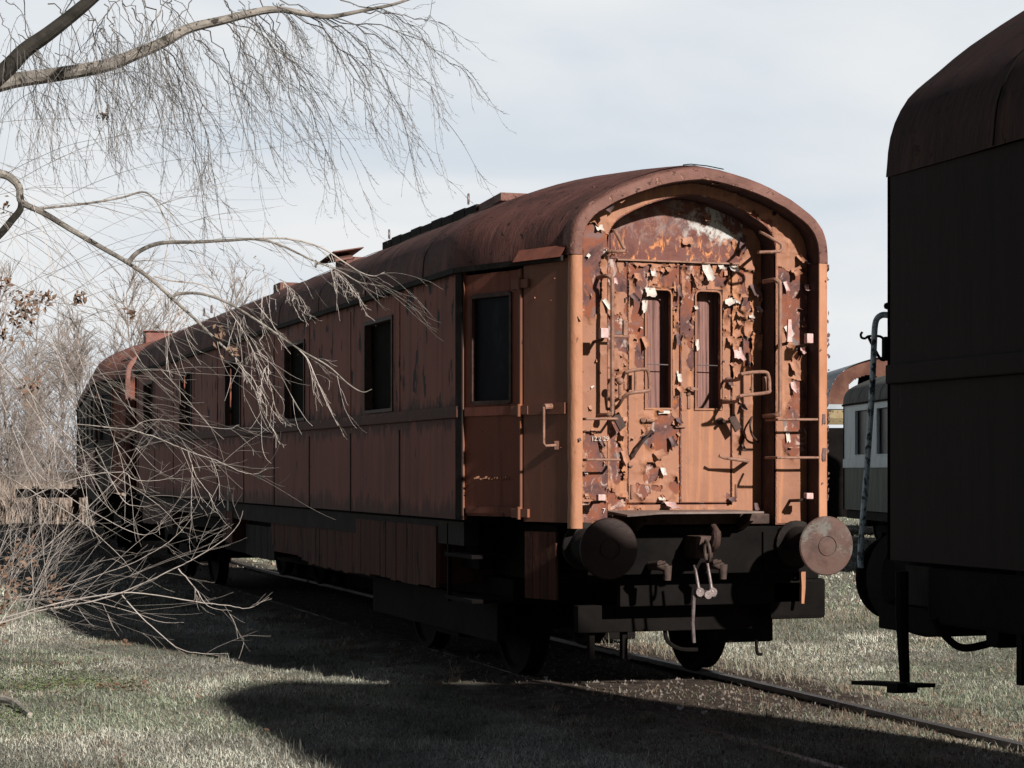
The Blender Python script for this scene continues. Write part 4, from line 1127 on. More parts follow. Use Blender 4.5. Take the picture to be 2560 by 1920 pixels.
# ---- roof fittings
zr = lambda x: float(prof_z(x, HW + .02, 3.10, 3.915))
g = G()
segs = 9
for k in range(segs):
    y0 = 3.7 + 3.2 * k / segs; y1 = 3.7 + 3.2 * (k + 1) / segs
    g.box(-.52, .30, y0 + .01, y1 - .004, 3.80, 3.952 + .010 * (k % 2), .004)
duct = g.build('roof_duct', M['grime'], coach)
g = G(); g.obox((-.30, 3.40, 3.925), (.2, 0, 0), (0, .32, -.014), (0, .0, .034)); g.build('duct_cowl', M['hood'], coach)
def ring_at(x, y, z, r_=.055, par=coach):
    g = G(); g.tube([(x + .3 * r_ * math.cos(t), y + r_ * math.cos(t), z + r_ * math.sin(t)) for t in np.linspace(-.5, 3.7, 16)], .010, 6)
    g.build('lifting_ring', M['steel'], par, True)
ring_at(-.5, 6.7, 4.005); ring_at(-.5, 4.0, 4.02)
g = G(); g.obox((-.55, 8.6, 3.985), (.17, 0, .03), (0, .40, -.03), (0, 0, .006)); g.obox((-.60, 8.35, 3.95), (.10, 0, .02), (0, .16, .04), (0, .008, .012)); g.box(-.55, -.3, 8.4, 8.8, 3.84, 3.96)
g.build('roof_hatch', M['hood'], coach)
ring_at(-.66, 9.3, 3.95, .05)
g = G(); g.box(-.58, -.34, 11.6, 12.0, 3.84, 3.96, .01); g.build('roof_vent', M['hood'], coach)
ring_at(-.72, 15.6, 3.90, .07); ring_at(-.72, 16.2, 3.90, .07)
g = G()
for k in range(26):
    y = 1.6 + 16 * rs.random() ** 1.3; x = -rs.uniform(.3, .9); z = zr(x) + .006
    g.obox((x, y, z), (rs.uniform(.01, .03), 0, .01), (0, rs.uniform(.02, .12), .004), (-.004, 0, .005))
g.build('roof_scab', M['roof'], coach)['kind'] = 'stuff'
g = G(); g.tube([(-.05, .25, 3.822), (.0, .22, 3.826), (.12, .2, 3.816), (.25, .2, 3.798)], .004, 5); g.build('loose_wire', M['under'], coach)
# drip board over the door
g = G(); a = Vector(FPN(.55, 3.15, -.02)); b = Vector(FPN(.97, 3.15, -.02)); g.obox((a + b) / 2 + Vector((0, 0, .0)), (b - a) / 2, (.004, .008, .0), (.03, .012, .045)); g.build('drip_board', M['door'], coach)

# ------------------------------------------------------------------ dark coach on the right (same track, facing the first)
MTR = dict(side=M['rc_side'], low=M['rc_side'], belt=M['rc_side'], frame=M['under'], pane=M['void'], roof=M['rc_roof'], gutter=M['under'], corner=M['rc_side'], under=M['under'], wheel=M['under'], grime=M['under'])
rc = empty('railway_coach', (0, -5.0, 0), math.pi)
tag(rc, 'nearly black railway coach in shade cut off by the right edge of the photo', 'railway coach')
_keep = (HW, EW, T0, TMPL)
HW, EW, T0 = 1.32, 1.31, .03
TMPL = [(1, 0), (.996, .05), (.992, .11), (.983, .175), (.966, .24), (.943, .30), (.913, .355), (.88, .395), (.845, .432), (.791, .487), (.736, .545), (.667, .610), (.604, .664), (.542, .715), (.451, .785), (.35, .85), (.23, .92), (.1, .975), (0, 1)]
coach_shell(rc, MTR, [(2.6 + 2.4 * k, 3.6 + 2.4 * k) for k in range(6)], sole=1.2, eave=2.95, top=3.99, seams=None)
for yy in (.0, CL - .03):
    pr = profile(1.318, 2.95, 3.985); g = G(); n = len(pr)
    v = [(x, yy, z) for x, z in pr] + [(x, yy + .03, z) for x, z in pr]; v += [(1.318, yy, 1.2), (-1.318, yy, 1.2), (1.318, yy + .03, 1.2), (-1.318, yy + .03, 1.2)]
    fs_ = [tuple([2 * n] + list(range(n)) + [2 * n + 1]), tuple([2 * n + 3] + list(range(2 * n - 1, n - 1, -1)) + [2 * n + 2])] + [(k, k + 1, n + k + 1, n + k) for k in range(n - 1)]
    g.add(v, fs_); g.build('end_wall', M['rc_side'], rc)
HW, EW, T0, TMPL = _keep
g = G()
for k in range(7):
    w = .80 if k % 2 else .74; g.box(-w, w, -.56 + k * .08, -.56 + k * .08 + .078, 1.22, 3.36 if k % 2 else 3.32, .03)
g.build('shadow_block', M['under'], rc)  # unseen ribbed block added to throw shadow on the facing left buffer
g = G(); g.box(-1.2, 1.2, -.30, .25, .86, 1.19, .01); g.build('headstock', M['under'], rc)
buffers(rc, -.30, -1, {'grime': M['under'], 'disc': [M['under'], M['under']]}, xs=(-.85, .85))
bogie(rc, 3.05, MTR); bogie(rc, CL - 3.05, MTR)
g = G(); g.box(.95, 1.29, .3, 8.0, .93, 1.18, .02)
g.box(.82, 1.20, -.25, 1.0, .93, 1.18, .05)
g.lathe([(-.18, 0), (-.16, .18), (-.05, .26), (.12, .275), (.30, .25), (.42, .16), (.44, 0)], (.95, -.35, 1.09), (0, 1, 0), 28)
g.lathe([(-.02, 0), (.0, .12), (.5, .14), (.9, .12), (.92, 0)], (1.05, .0, 1.06), (0, 1, 0), 24)
g.build('valance', M['under'], rc)
def rcl(p): return Vector((-p.x, -5.0 - p.y, p.z))               # world -> this coach's own frame
# foot step hanging under its corner
t = 9.05
s0, s1 = atd(2255, 1540, t), atd(2262, 1705, t)
g = G(); d1, d2 = rcl(s0), rcl(s1)
g.tube([d1 + Vector((0, 0, .2)), d1, d1.lerp(d2, .6), d2], [.030, .030, .026, .024], 8)
c = rcl(atd(2255, 1712, t)); e0 = rcl(atd(2152, 1706, t + .5)); e1 = rcl(atd(2313, 1714, t - .12))
ax_ = (e1 - e0) / 2; cc = (e0 + e1) / 2; sd_ = Vector((ax_.y, -ax_.x, 0)).normalized()
g.obox(cc, ax_, sd_ * .05, (0, 0, .009)); g.obox(c + Vector((0, 0, -.014)), ax_ * .16, sd_ * .05, (0, 0, .022))
g.build('foot_step', M['under'], rc)
pts = [rcl(atd(x, y, 8.55)) for x, y in ((2335, 1545), (2350, 1575), (2385, 1610), (2415, 1620), (2460, 1612), (2500, 1600), (2545, 1595), (2620, 1590))]
rod('heating_pipe', pts, .017, M['under'], par=rc)
g = G(); p = rcl(atd(2505, 1600, 8.5)); g.box(p.x - .05, p.x + .05, p.y - .05, p.y + .05, p.z - .03, p.z + .05, .01); g.build('pipe_clamp', M['under'], rc)
p = rcl(atd(2558, 1640, 8.3)); g = G(); g.box(p.x - .02, p.x + .02, p.y - .02, p.y + .02, p.z - .12, p.z + .4); g.build('step_hanger', M['under'], rc)
T = 9.95
pts = [(2232, 790), (2212, 787), (2200, 790), (2191, 800), (2187, 820), (2185, 860), (2181, 960), (2172, 1100), (2165, 1200), (2157, 1300), (2151, 1385), (2152, 1420)]
rod('hand_pole', [rcl(atd(x, y, T)) for x, y in pts], .0155, M['flaky_pole'], 10, rc, 4)
rod('lamp_bracket', [rcl(atd(x, y, T + .1)) for x, y in ((2156, 830), (2152, 836), (2154, 844), (2163, 846), (2170, 841), (2185, 840), (2200, 841), (2212, 848), (2224, 846))], .0065, M['under'], 8, rc, 3)
rod('bracket_stay', [rcl(atd(x, y, T + .1)) for x, y in ((2171, 842), (2184, 868), (2200, 896), (2212, 900))], .008, M['under'], 8, rc, 3)
g = G()
for (x, y) in ((2211, 852), (2210, 866), (2210, 880), (2211, 893)):
    p = rcl(atd(x + 6, y, T + .1)); g.lathe([(-.016, .0), (-.014, .016), (0, .022), (.014, .016), (.016, 0)], p, (0, 0, 1), 10)
p = rcl(atd(2221, 872, T + .1)); g.box(p.x - .03, p.x + .03, p.y - .02, p.y + .02, p.z - .06, p.z + .06, .01)
g.build('lamp_socket', M['under'], rc, True)
p = rcl(atd(2218, 765, T)); g = G(); g.lathe([(-.018, 0), (-.012, .014), (0, .018), (.012, .014), (.018, 0)], p, (0, 0, 1), 12); g.tube([p, p + Vector((-.1, .0, 0))], .007, 6); g.build('knob', M['under'], rc, True)

# ------------------------------------------------------------------ coach beyond the far end, on the same track curving away
MT2 = dict(side=M['c2_side'], low=M['side_low'], belt=M['grime'], frame=M['iron_dark'], pane=M['void'], roof=M['c2_roof'], gutter=M['grime'], corner=M['side'], under=M['under'], wheel=M['under'], grime=M['grime'])
c2 = empty('railway_coach', (-.28, 20.35, 0), R(-5.5))
tag(c2, 'grey streaked coach with salmon roof, coupled beyond the far end of the long red coach', 'railway coach')
coach_shell(c2, MT2, [(a, b) for a, b in WIN1], seams=SEAMS)
for far in (False, True):
    for sgn in (-1, 1): end_bay(c2, MT2, sgn, far, M['c2_side'] if sgn < 0 else M['side'], hinge=False)
hood(c2, M['c2_roof'])
for sgn in (-1, 1):
    g = G(); x0, x1 = sorted((sgn * INW, sgn * 1.005)); g.box(x0, x1, 0.0, .15, 1.20, 3.12, .012); g.build('corner_post', M['hood'], c2)
g = G(); g.box(-INW, INW, .17, .19, 1.21, 3.60); g.build('end_wall', M['side'], c2)
g = G(); g.box(-.95, .95, .10, .25, .86, 1.20, .01); g.build('headstock', M['under'], c2)
buffers(c2, .10, -1, {'grime': M['under'], 'disc': [M['grime'], M['grime']]}, xs=(-.85, .85))
bogie(c2, 3.05, MT2); bogie(c2, CL - 3.05, MT2)
g = G(); g.box(-.62, -.18, 1.1, 1.7, 3.6, 3.98, .03); g.box(-.65, -.15, 1.06, 1.74, 3.985, 4.0, .005)
g.build('roof_box', M['c2_roof'], c2)
for k in range(2): board_box('battery_box', 6.5 + 3.4 * k, 8.9 + 3.4 * k, .60, 1.10, M['grime'], x=-1.32, par=c2)

# ------------------------------------------------------------------ white and green railcar behind on the right
MT3 = dict(side=M['c3_white'], low=M['c3_green'], belt=M['c3_white'], frame=M['c3_white'], pane=M['c3_pane'], roof=M['c3_roof'], gutter=M['under'], corner=M['c3_white'], under=M['under'], wheel=M['under'], grime=M['under'])
c3 = empty('railcar', (12.90, 10.15, 0), R(-14.5))
tag(c3, 'pale blue and green railcar with dark windows seen through the gap between the coaches', 'railcar')
w3 = []
y = CL - T0 - 1.05
while y > T0 + 1.4: w3.append((y - 1.2, y)); y -= 1.9
coach_shell(c3, MT3, w3, sole=.72, eave=3.08, top=3.85, belt=(1.66, 1.86), wz=(1.92, 2.96))
for far in (False, True):
    for sgn in (-1, 1): end_bay(c3, MT3, sgn, far, M['c3_white'], sole=.72, eave=3.08, win=(1.92, 2.90), hinge=False)
hood(c3, M['c3_roof'], False, 3.08, 3.85); hood(c3, M['c3_roof'], True, 3.08, 3.85)
for yy in (.17, CL - .19):
    g = G(); g.box(-INW, INW, yy, yy + .02, .8, 3.55); g.build('end_wall', M['c3_white'], c3)
bogie(c3, 3.05, MT3); bogie(c3, CL - 3.05, MT3)
# curtains behind two of its windows
for (a, b) in w3[:2]:
    g = G(); n = 12; v = []; f = []
    for i in range(n): v += [(-1.372 - .012 * math.sin(i * 1.9), a + .05 + (b - a - .1) * i / (n - 1), 1.98), (-1.372 - .012 * math.sin(i * 1.9 + .5), a + .05 + (b - a - .1) * i / (n - 1), 2.42)]
    for i in range(n - 1): f.append((2 * i, 2 * i + 1, 2 * i + 3, 2 * i + 2))
    g.add(v, f); g.build('curtain', M['curtain'], c3)

# ------------------------------------------------------------------ derelict rusty railcar cab behind it, with an oval opening in its hood
rr_ = empty('rusty_railcar', (0, 0, 0))
tag(rr_, 'rusted railcar with grey humped roof and an oval hole, behind the pale railcar', 'railcar')
t = 50.0
sc_ = t / FP
ctr = atd(2235, HOR, t)
rx = RT; ry = FW
def hp(px, py, dep=0.0): return ctr + rx * ((px - 2235) * sc_) + ry * dep + Vector((0, 0, (HOR - py) * sc_))
arc = [(2066, 1022), (2070, 985), (2082, 952), (2100, 932), (2125, 916), (2155, 904), (2185, 896), (2215, 891), (2245, 889), (2290, 893), (2340, 905), (2385, 930), (2404, 985), (2406, 1022)]
arcI = [(2094, 1022), (2092, 990), (2099, 965), (2115, 947), (2138, 934), (2165, 924), (2192, 917), (2220, 913), (2250, 911), (2285, 915), (2330, 928), (2365, 952), (2376, 990), (2374, 1022)]
oa = [p for p in smoothpath([(a, b, 0) for a, b in arc], 3)]
oi = [p for p in smoothpath([(a, b, 0) for a, b in arcI], 3)]
g = G(); v = []; f = []
for p in oa: v += [hp(p.x, p.y, -.25), hp(p.x, p.y, 7)]
for k in range(len(oa) - 1): f.append((2 * k, 2 * k + 1, 2 * k + 3, 2 * k + 2))
g.add(v, f); o = g.build('hood_roof', M['hump_roof'], rr_, True)
# end plate with two oval openings
holes_ = [(2150, 960, 34, 20), (2320, 960, 34, 20)]
nx, nz = 110, 46
v = []; f = []; ok = {}
for i in range(nx + 1):
    for j in range(nz + 1):
        x = 2068 + (2402 - 2068) * i / nx; y = 1022 - (1022 - 889) * j / nz
        ok[(i, j)] = len(v); v.append(hp(x, y, -.15))
def inarc(x, y):
    for k in range(len(oa) - 1):
        if min(oa[k].x, oa[k + 1].x) <= x <= max(oa[k].x, oa[k + 1].x) and abs(oa[k].x - oa[k + 1].x) > 1e-6:
            tt = (x - oa[k].x) / (oa[k + 1].x - oa[k].x); return y > oa[k].y * (1 - tt) + oa[k + 1].y * tt + 1
    return False
for i in range(nx):
    for j in range(nz):
        x = 2068 + (2402 - 2068) * (i + .5) / nx; y = 1022 - (1022 - 889) * (j + .5) / nz
        if not inarc(x, y): continue
        xs_ = x - 2155 if x < 2235 else x - 2315
        sk = y - 958 + .30 * (xs_ if x < 2235 else -xs_)
        if (xs_ / 36) ** 2 + (sk / 17) ** 2 < 1: continue
        f.append((ok[(i, j)], ok[(i + 1, j)], ok[(i + 1, j + 1)], ok[(i, j + 1)]))
mesh_obj('hood_plate', v, f, M['hump_rust'], rr_)
# inner bulkhead behind the right half of the hole
g = G(); g.add([hp(2146, 1020, .6), hp(2330, 1020, .6), hp(2330, 915, .6), hp(2160, 915, .6)], [(0, 1, 2, 3)]); g.build('inner_bulkhead', M['under'], rr_)
g = G(); g.add([hp(2060, 1024, -.4), hp(2410, 1024, -.4), hp(2410, 1014, -.4), hp(2066, 1012, -.4), hp(2060, 1024, 7), hp(2410, 1024, 7), hp(2410, 1014, 7), hp(2066, 1012, 7)], [(0, 1, 2, 3), (3, 2, 6, 7), (4, 7, 6, 5), (0, 3, 7, 4), (0, 4, 5, 1), (1, 5, 6, 2)]); 
pp = []
g.build('cornice', M['hump_roof'], rr_)
g = G(); 
n = 10; v = []; f = []
for i in range(n):
    x = 2062 + (2408 - 2062) * i / (n - 1)
    v += [hp(x, 1026, -.38), hp(x, 1046, -.30), hp(x, 1062, -.18)]
for i in range(n - 1):
    for k in range(2): f.append((3 * i + k, 3 * (i + 1) + k, 3 * (i + 1) + k + 1, 3 * i + k + 1))
g.add(v, f); g.build('fascia', M['hump_yellow'], rr_)
g = G()
a0, a1 = hp(2064, 1064, -.15), hp(2406, 1064, -.15); cc = (a0 + a1) / 2 + ry * 3.4
g.obox((cc.x, cc.y, 1.55), rx * ((2406 - 2064) / 2 * sc_), ry * 3.5, (0, 0, 1.10)); g.build('cab_body', M['under'], rr_)
g = G()
for k in (0, 5.0):
    for s in (-1.4, 1.4):
        c = ctr + ry * (1.0 + k) + rx * s; g.tube([(c.x - rx.x * .08, c.y - rx.y * .08, .42), (c.x + rx.x * .08, c.y + rx.y * .08, .42)], .45, 24)
g.build('wheel', M['under'], rr_)

# ------------------------------------------------------------------ ground
def ground_z(x, y):
    x = np.asarray(x, float); y = np.asarray(y, float)
    z = -.075 + .07 * (fbm(x * .35 + 9, y * .35, 2, 4) - .5) + .03 * (fbm(x * 2.1, y * 2.1, 5, 3) - .5)
    tr = np.exp(-((x / 1.5) ** 4)) * (y > -40) * (y < 60)
    z = z * (1 - tr) + tr * (-.030 + .022 * (fbm(x * 5, y * 5, 8, 3) - .5))
    z = z + .034 * np.exp(-((x + .80) / .22) ** 2) - .02 * np.exp(-((x - .62) / .12) ** 2)
    d = np.hypot(x + 5.9, y + 13.2)
    z = z + np.clip((d - 38) / 40, 0, 1) ** 2 * .30
    return z
def gsheet():
    ax = np.concatenate([np.linspace(-900, -60, 14), np.linspace(-50, -12, 30), np.linspace(-11.5, 8, 160), np.linspace(8.5, 50, 60), np.linspace(60, 900, 14)])
    ay = np.concatenate([np.linspace(-900, -40, 12), np.linspace(-35, -6, 40), np.linspace(-5.8, 12, 150), np.linspace(12.3, 60, 110), np.linspace(65, 1500, 16)])
    X, Y = np.meshgrid(ax, ay, indexing='ij'); Z = ground_z(X, Y)
    V = np.stack([X.ravel(), Y.ravel(), Z.ravel()], 1)
    n, m = X.shape; I = np.arange(n * m).reshape(n, m)
    Q = np.stack([I[:-1, :-1].ravel(), I[1:, :-1].ravel(), I[1:, 1:].ravel(), I[:-1, 1:].ravel()], 1)
    return V, Q
m = MB('meadow_soil')
c = m.ramp(m.noise((2.2, 2.2, 2.2), 7, .65), [(.3, (.12, .13, .10)), (.5, (.22, .22, .185)), (.7, (.34, .335, .29))])
k = m.smooth(m.noise((30, 30, 30), 5, .7, 0, 3), .4, .7); c = m.mix(m.math('MULTIPLY', k, .5), c, (.30, .29, .25))
sx = m.sep()[0]
tr = m.smooth(m.math('ABSOLUTE', m.math('ADD', sx, m.math('MULTIPLY', m.math('SUBTRACT', m.noise((1.3, 1.3, 1.3), 5, .6, 0, 7), .5), 1.6))), 1.55, 1.0)
tr = m.math('MULTIPLY', tr, m.smooth(m.sep()[1], -2.2, -.3))
dirt = m.ramp(m.noise((9, 9, 9), 6, .7), [(.3, (.030, .024, .021)), (.55, (.085, .066, .056)), (.75, (.17, .14, .12))])  # track-bed dirt, its dark tones standing in for shade under the coach
c = m.mix(tr, c, dirt)
M['soil'] = m.done(c, .95, 0, m.noise((25, 25, 25), 6, .7), .9, .03, .1)
V, Q = gsheet()
ground = mesh_obj('ground', V.tolist(), [tuple(q) for q in Q.tolist()], M['soil'], None, True)
tag(ground, kind='structure', label='grassy railway yard ground with a dirt track bed', cat='ground')

# rails
def rail_run(path, name='rail'):
    prof = [(-.035, 0), (-.035, -.035), (-.009, -.05), (-.009, -.12), (-.06, -.14), (-.06, -.155), (.06, -.155), (.06, -.14), (.009, -.12), (.009, -.05), (.035, -.035), (.035, 0)]
    v = []; f = []; n = len(prof)
    for i, p in enumerate(path):
        p = Vector(p); d = Vector(path[min(i + 1, len(path) - 1)]) - Vector(path[max(i - 1, 0)]); d.z = 0; d.normalize(); s = Vector((d.y, -d.x, 0))
        for (a, b) in prof: v.append(p + s * a + Vector((0, 0, b)))
    for i in range(len(path) - 1):
        for k in range(n): f.append((i * n + k, i * n + (k + 1) % n, (i + 1) * n + (k + 1) % n, (i + 1) * n + k))
    f.append(tuple(range(n))[::-1]); f.append(tuple((len(path) - 1) * n + k for k in range(n)))
    o = mesh_obj(name, v, f, M['railm']); fixn(o); return o
M['railm'] = weather('brown_rail_steel', [(.3, (.045, .035, .032)), (.6, (.10, .085, .078)), (.75, (.16, .145, .14))], (6, 3, 6), [((30, 10, 30), .6, .66, (.20, .18, .17))], .5, .35)
def track(x):
    pts = [(x, y, -.002 * 0 + .004 * math.sin(y * .9 + x)) for y in np.arange(-32, 20, .8)]
    for k in range(1, 40): a = R(5.5) * min(1, k / 6); pts.append((pts[-1][0] + .8 * math.sin(a), pts[-1][1] + .8 * math.cos(a), 0))
    return pts
r1 = rail_run(track(-.75)); tag(r1, 'rail nearer the camera, running through shade under the long red coach', 'rail', 'rails of the coach track')
r2 = rail_run(track(.75)); tag(r2, 'rail farther from the camera, its head catching light below the hanging foot step', 'rail', 'rails of the coach track')
def line(x0, y0, x1, y1, n=30): return [(x0 + (x1 - x0) * i / n, y0 + (y1 - y0) * i / n, .04) for i in range(n + 1)]
for (off, lb) in ((-.75, 'distant rail crossing behind the grass, nearer the rusty corner step'), (.75, 'distant rail crossing behind the grass, farther from the corner step')):
    ax_ = Vector((.968, -.25)); yy_ = Vector((.25, .968)); o_ = Vector((12.9, 10.15)) + ax_ * off
    a = o_ - yy_ * 14; b = o_ + yy_ * 40
    tag(rail_run(line(a.x, a.y, b.x, b.y)), lb, 'rail', 'rails of the railcar track')

# ------------------------------------------------------------------ grass
def blades(n, sampler, h0, h1, w, lean, colf, name, seedn):
    r = np.random.default_rng(seedn)
    x, y = sampler(r, n); n = len(x)
    z = ground_z(x, y) - .004
    a = r.random(n) * 2 * np.pi; L_ = (h0 + (h1 - h0) * r.random(n) ** 1.6)
    ln = np.clip(lean + .35 * r.standard_normal(n), .05, 1.45)
    b = a + r.normal(0, .5, n)
    d = np.stack([np.cos(a), np.sin(a), np.zeros(n)], 1)
    s = np.stack([-np.sin(b), np.cos(b), np.zeros(n)], 1)
    W = (w * (.6 + .8 * r.random(n)) * (1 + .035 * np.maximum(0, np.hypot(x + 5.9, y + 13.2) - 12)))[:, None]
    p = np.stack([x, y, z], 1)
    k1 = (np.sin(ln * .6) * L_ * .55)[:, None]; z1 = (np.cos(ln * .6) * L_ * .55)[:, None]
    k2 = (np.sin(ln * 1.15) * L_ * .5)[:, None]; z2 = (np.cos(ln * 1.15) * L_ * .5)[:, None]
    up = np.array([0, 0, 1.0])
    m1 = p + d * k1 + up * z1; tp = m1 + d * k2 + up * z2
    V = np.stack([p - s * W / 2, p + s * W / 2, m1 + s * W * .4, m1 - s * W * .4, tp], 1).reshape(-1, 3)
    i = np.arange(n) * 5
    me = bpy.data.meshes.new(name)
    me.vertices.add(5 * n); me.vertices.foreach_set('co', V.ravel().astype(np.float32))
    loops = np.stack([i, i + 1, i + 2, i + 3, i + 3, i + 2, i + 4], 1).ravel()
    me.loops.add(len(loops)); me.loops.foreach_set('vertex_index', loops.astype(np.int32))
    ls = np.stack([np.arange(n) * 7, np.arange(n) * 7 + 4], 1).ravel(); lt = np.tile([4, 3], n)
    me.polygons.add(2 * n); me.polygons.foreach_set('loop_start', ls.astype(np.int32)); me.polygons.foreach_set('loop_total', lt.astype(np.int32))
    me.update(); me.validate()
    C = colf(x, y, r)
    ca = me.color_attributes.new('blade_colour', 'FLOAT_COLOR', 'POINT')
    cc_ = np.repeat(np.concatenate([C, np.ones((n, 1))], 1), 5, axis=0)
    ca.data.foreach_set('color', cc_.ravel().astype(np.float32))
    me.materials.append(M['blade'])
    o = bpy.data.objects.new(name, me); COL.objects.link(o)
    return o
m = MB('grass_blade'); at = m.n('ShaderNodeAttribute'); at.attribute_name = 'blade_colour'
M['blade'] = m.done(at.outputs['Color'], .8, 0, None, spec=.15)
DRY = np.array([.56, .56, .49]); GREY = np.array([.37, .385, .33]); GRN = np.array([.20, .24, .165]); BRN = np.array([.28, .21, .16])
def gcol(x, y, r):
    n = len(x); a = fbm(x * .8, y * .8, 40, 4); b = fbm(x * 2.7 + 5, y * 2.7, 44, 3)
    w = np.clip((a - .42) * 5.0 + .55 * (x > .9) + r.normal(0, .28, n), 0, 1)[:, None]
    c = DRY * (1 - w) + GRN * w
    q = (r.random(n) < .30)[:, None]; c = np.where(q, GREY, c)
    q = ((r.random(n) < .10) | ((b > .66) & (r.random(n) < .3)))[:, None]; c = np.where(q, BRN, c)
    tr = (np.abs(x) < 1.5)[:, None] & (r.random(n) < .6)[:, None]; c = np.where(tr, BRN * .9, c)
    return c * (.72 + .45 * r.random(n))[:, None] * (.62 + .76 * np.clip((fbm(x * 1.3, y * 1.3, 90, 4) - .3) * 2.5, 0, 1))[:, None]
def view_sampler(t0, t1, pw):
    def f(r, n):
        u = r.random(n); t = (t0 ** (1 - pw) + u * (t1 ** (1 - pw) - t0 ** (1 - pw))) ** (1 / (1 - pw))
        l = (r.random(n) * 2.15 - 1.15) * (t * .30 + .6)
        x = CAM.x + FW.x * t + RT.x * l; y = CAM.y + FW.y * t + RT.y * l
        dens = np.where(np.abs(x) < 1.35, np.clip(.16 + (-.6 - y) * .9, .16, .85), 1.0) * np.where((np.abs(x) < .9) & (y > .8) & (y < 19), .15, 1)
        dens *= np.clip(.25 + 1.6 * fbm(x * 1.7, y * 1.7, 60, 3), .2, 1)
        dens = np.where((np.abs(np.abs(x) - .75) < .05), 0.05, dens)
        k = r.random(n) < dens
        return x[k], y[k]
    return f
gr = blades(500000, view_sampler(10.2, 26, 1.1), .016, .062, .0042, 1.25, gcol, 'grass', 1)
tag(gr, 'short dry winter grass matted over the yard', 'grass', kind='stuff')
gr2 = blades(130000, view_sampler(24, 75, .9), .03, .085, .010, 1.0, gcol, 'grass', 2)
tag(gr2, 'thin rough grass farther off across the yard', 'grass', kind='stuff')
def long_sampler(r, n):
    xs, ys = [], []
    for (x, y, sx_, sy_, w) in ((1.6, 6.0, .5, 5.5, .30), (1.5, 1.8, .45, 1.2, .12), (2.4, 4.6, .6, 1.0, .10), (3.2, 6.5, .9, .9, .12), (5.0, 7.5, 1.5, 1.0, .10), (1.3, 12, .8, 4, .14), (4.0, 1.0, .5, .3, .05), (6.5, 5.5, .8, .6, .07)):
        k = int(n * w); xs.append(r.normal(x, sx_, k)); ys.append(r.normal(y, sy_, k))
    x = np.concatenate(xs); y = np.concatenate(ys); k = (np.abs(x) > .95) & (fbm(x * 2, y * 2, 71, 3) > .42)
    return x[k], y[k]
def tcol(x, y, r):
    n = len(x); return np.where((r.random(n) < .8)[:, None], np.array([.29, .265, .21]), np.array([.18, .20, .14])) * (.6 + .5 * r.random(n))[:, None]
gr3 = blades(5000, long_sampler, .05, .19, .0055, .75, tcol, 'dry_long_grass', 3)
tag(gr3, 'long straw coloured grass standing beyond the track beside the wheel', 'grass', kind='stuff')
def tuft_sampler(r, n):
    k = 420; t = 10.5 + 14 * r.random(k); l = (r.random(k) * 2 - 1) * (t * .28 + .4)
    cx = CAM.x + FW.x * t + RT.x * l; cy = CAM.y + FW.y * t + RT.y * l; i = r.integers(0, k, n); w = .02 + .05 * r.random(k)
    x = cx[i] + r.normal(0, 1, n) * w[i]; y = cy[i] + r.normal(0, 1, n) * w[i]; q = (np.abs(x) > .95) | (y < -.5)
    return x[q], y[q]
gr5 = blades(26000, tuft_sampler, .03, .095, .0042, .75, gcol, 'grass_tufts', 6)
tag(gr5, 'longer tufts standing out of the short grass', 'grass', kind='stuff')
def fartall(r, n):
    u = r.random(n); t = 58 + 34 * u; px = -150 + 1000 * r.random(n)
    l = (px - 1280) / FP * t
    return CAM.x + FW.x * t + RT.x * l, CAM.y + FW.y * t + RT.y * l
def fcol(x, y, r):
    n = len(x); return np.where((r.random(n) < .75)[:, None], np.array([.40, .32, .27]), np.array([.31, .28, .25])) * (.6 + .5 * r.random(n))[:, None]
gr4 = blades(90000, fartall, .35, 1.25, .02, .45, fcol, 'dry_reed_bank', 4)
tag(gr4, 'tan bank of dead reeds and brush at the foot of the bare trees', 'dry brush', kind='stuff')

# stones and cinders in the track bed
g = G(); rs = random.Random(3)
for k in range(1500):
    x = rs.gauss(0, .8); y = rs.uniform(-4.5, 5); s = rs.uniform(.006, .020)
    z = float(ground_z(x, y)) + s * .3
    b = len(g.v); vv = [Vector((rs.gauss(0, 1), rs.gauss(0, 1), rs.gauss(0, .7))).normalized() * s * rs.uniform(.7, 1.2) for _ in range(4)]
    vv = [Vector((1, 0, -.3)), Vector((-.5, .87, -.3)), Vector((-.5, -.87, -.3)), Vector((rs.uniform(-.3, .3), rs.uniform(-.3, .3), .8))]
    an = rs.random() * 6; ca, sa = math.cos(an), math.sin(an)
    g.add([(x + (q.x * ca - q.y * sa) * s * rs.uniform(.7, 1.3), y + (q.x * sa + q.y * ca) * s, z + q.z * s) for q in vv], [(0, 1, 3), (1, 2, 3), (2, 0, 3), (0, 2, 1)])
M['stone'] = weather('cinder_stone', [(.3, (.07, .06, .055)), (.6, (.18, .16, .145)), (.75, (.34, .32, .30))], (5, 5, 5), [], .9)
o = mesh_obj('ballast', g.v, g.f, M['stone']); tag(o, 'scattered ballast stones and cinders between and beside the rails', 'ballast', kind='stuff')
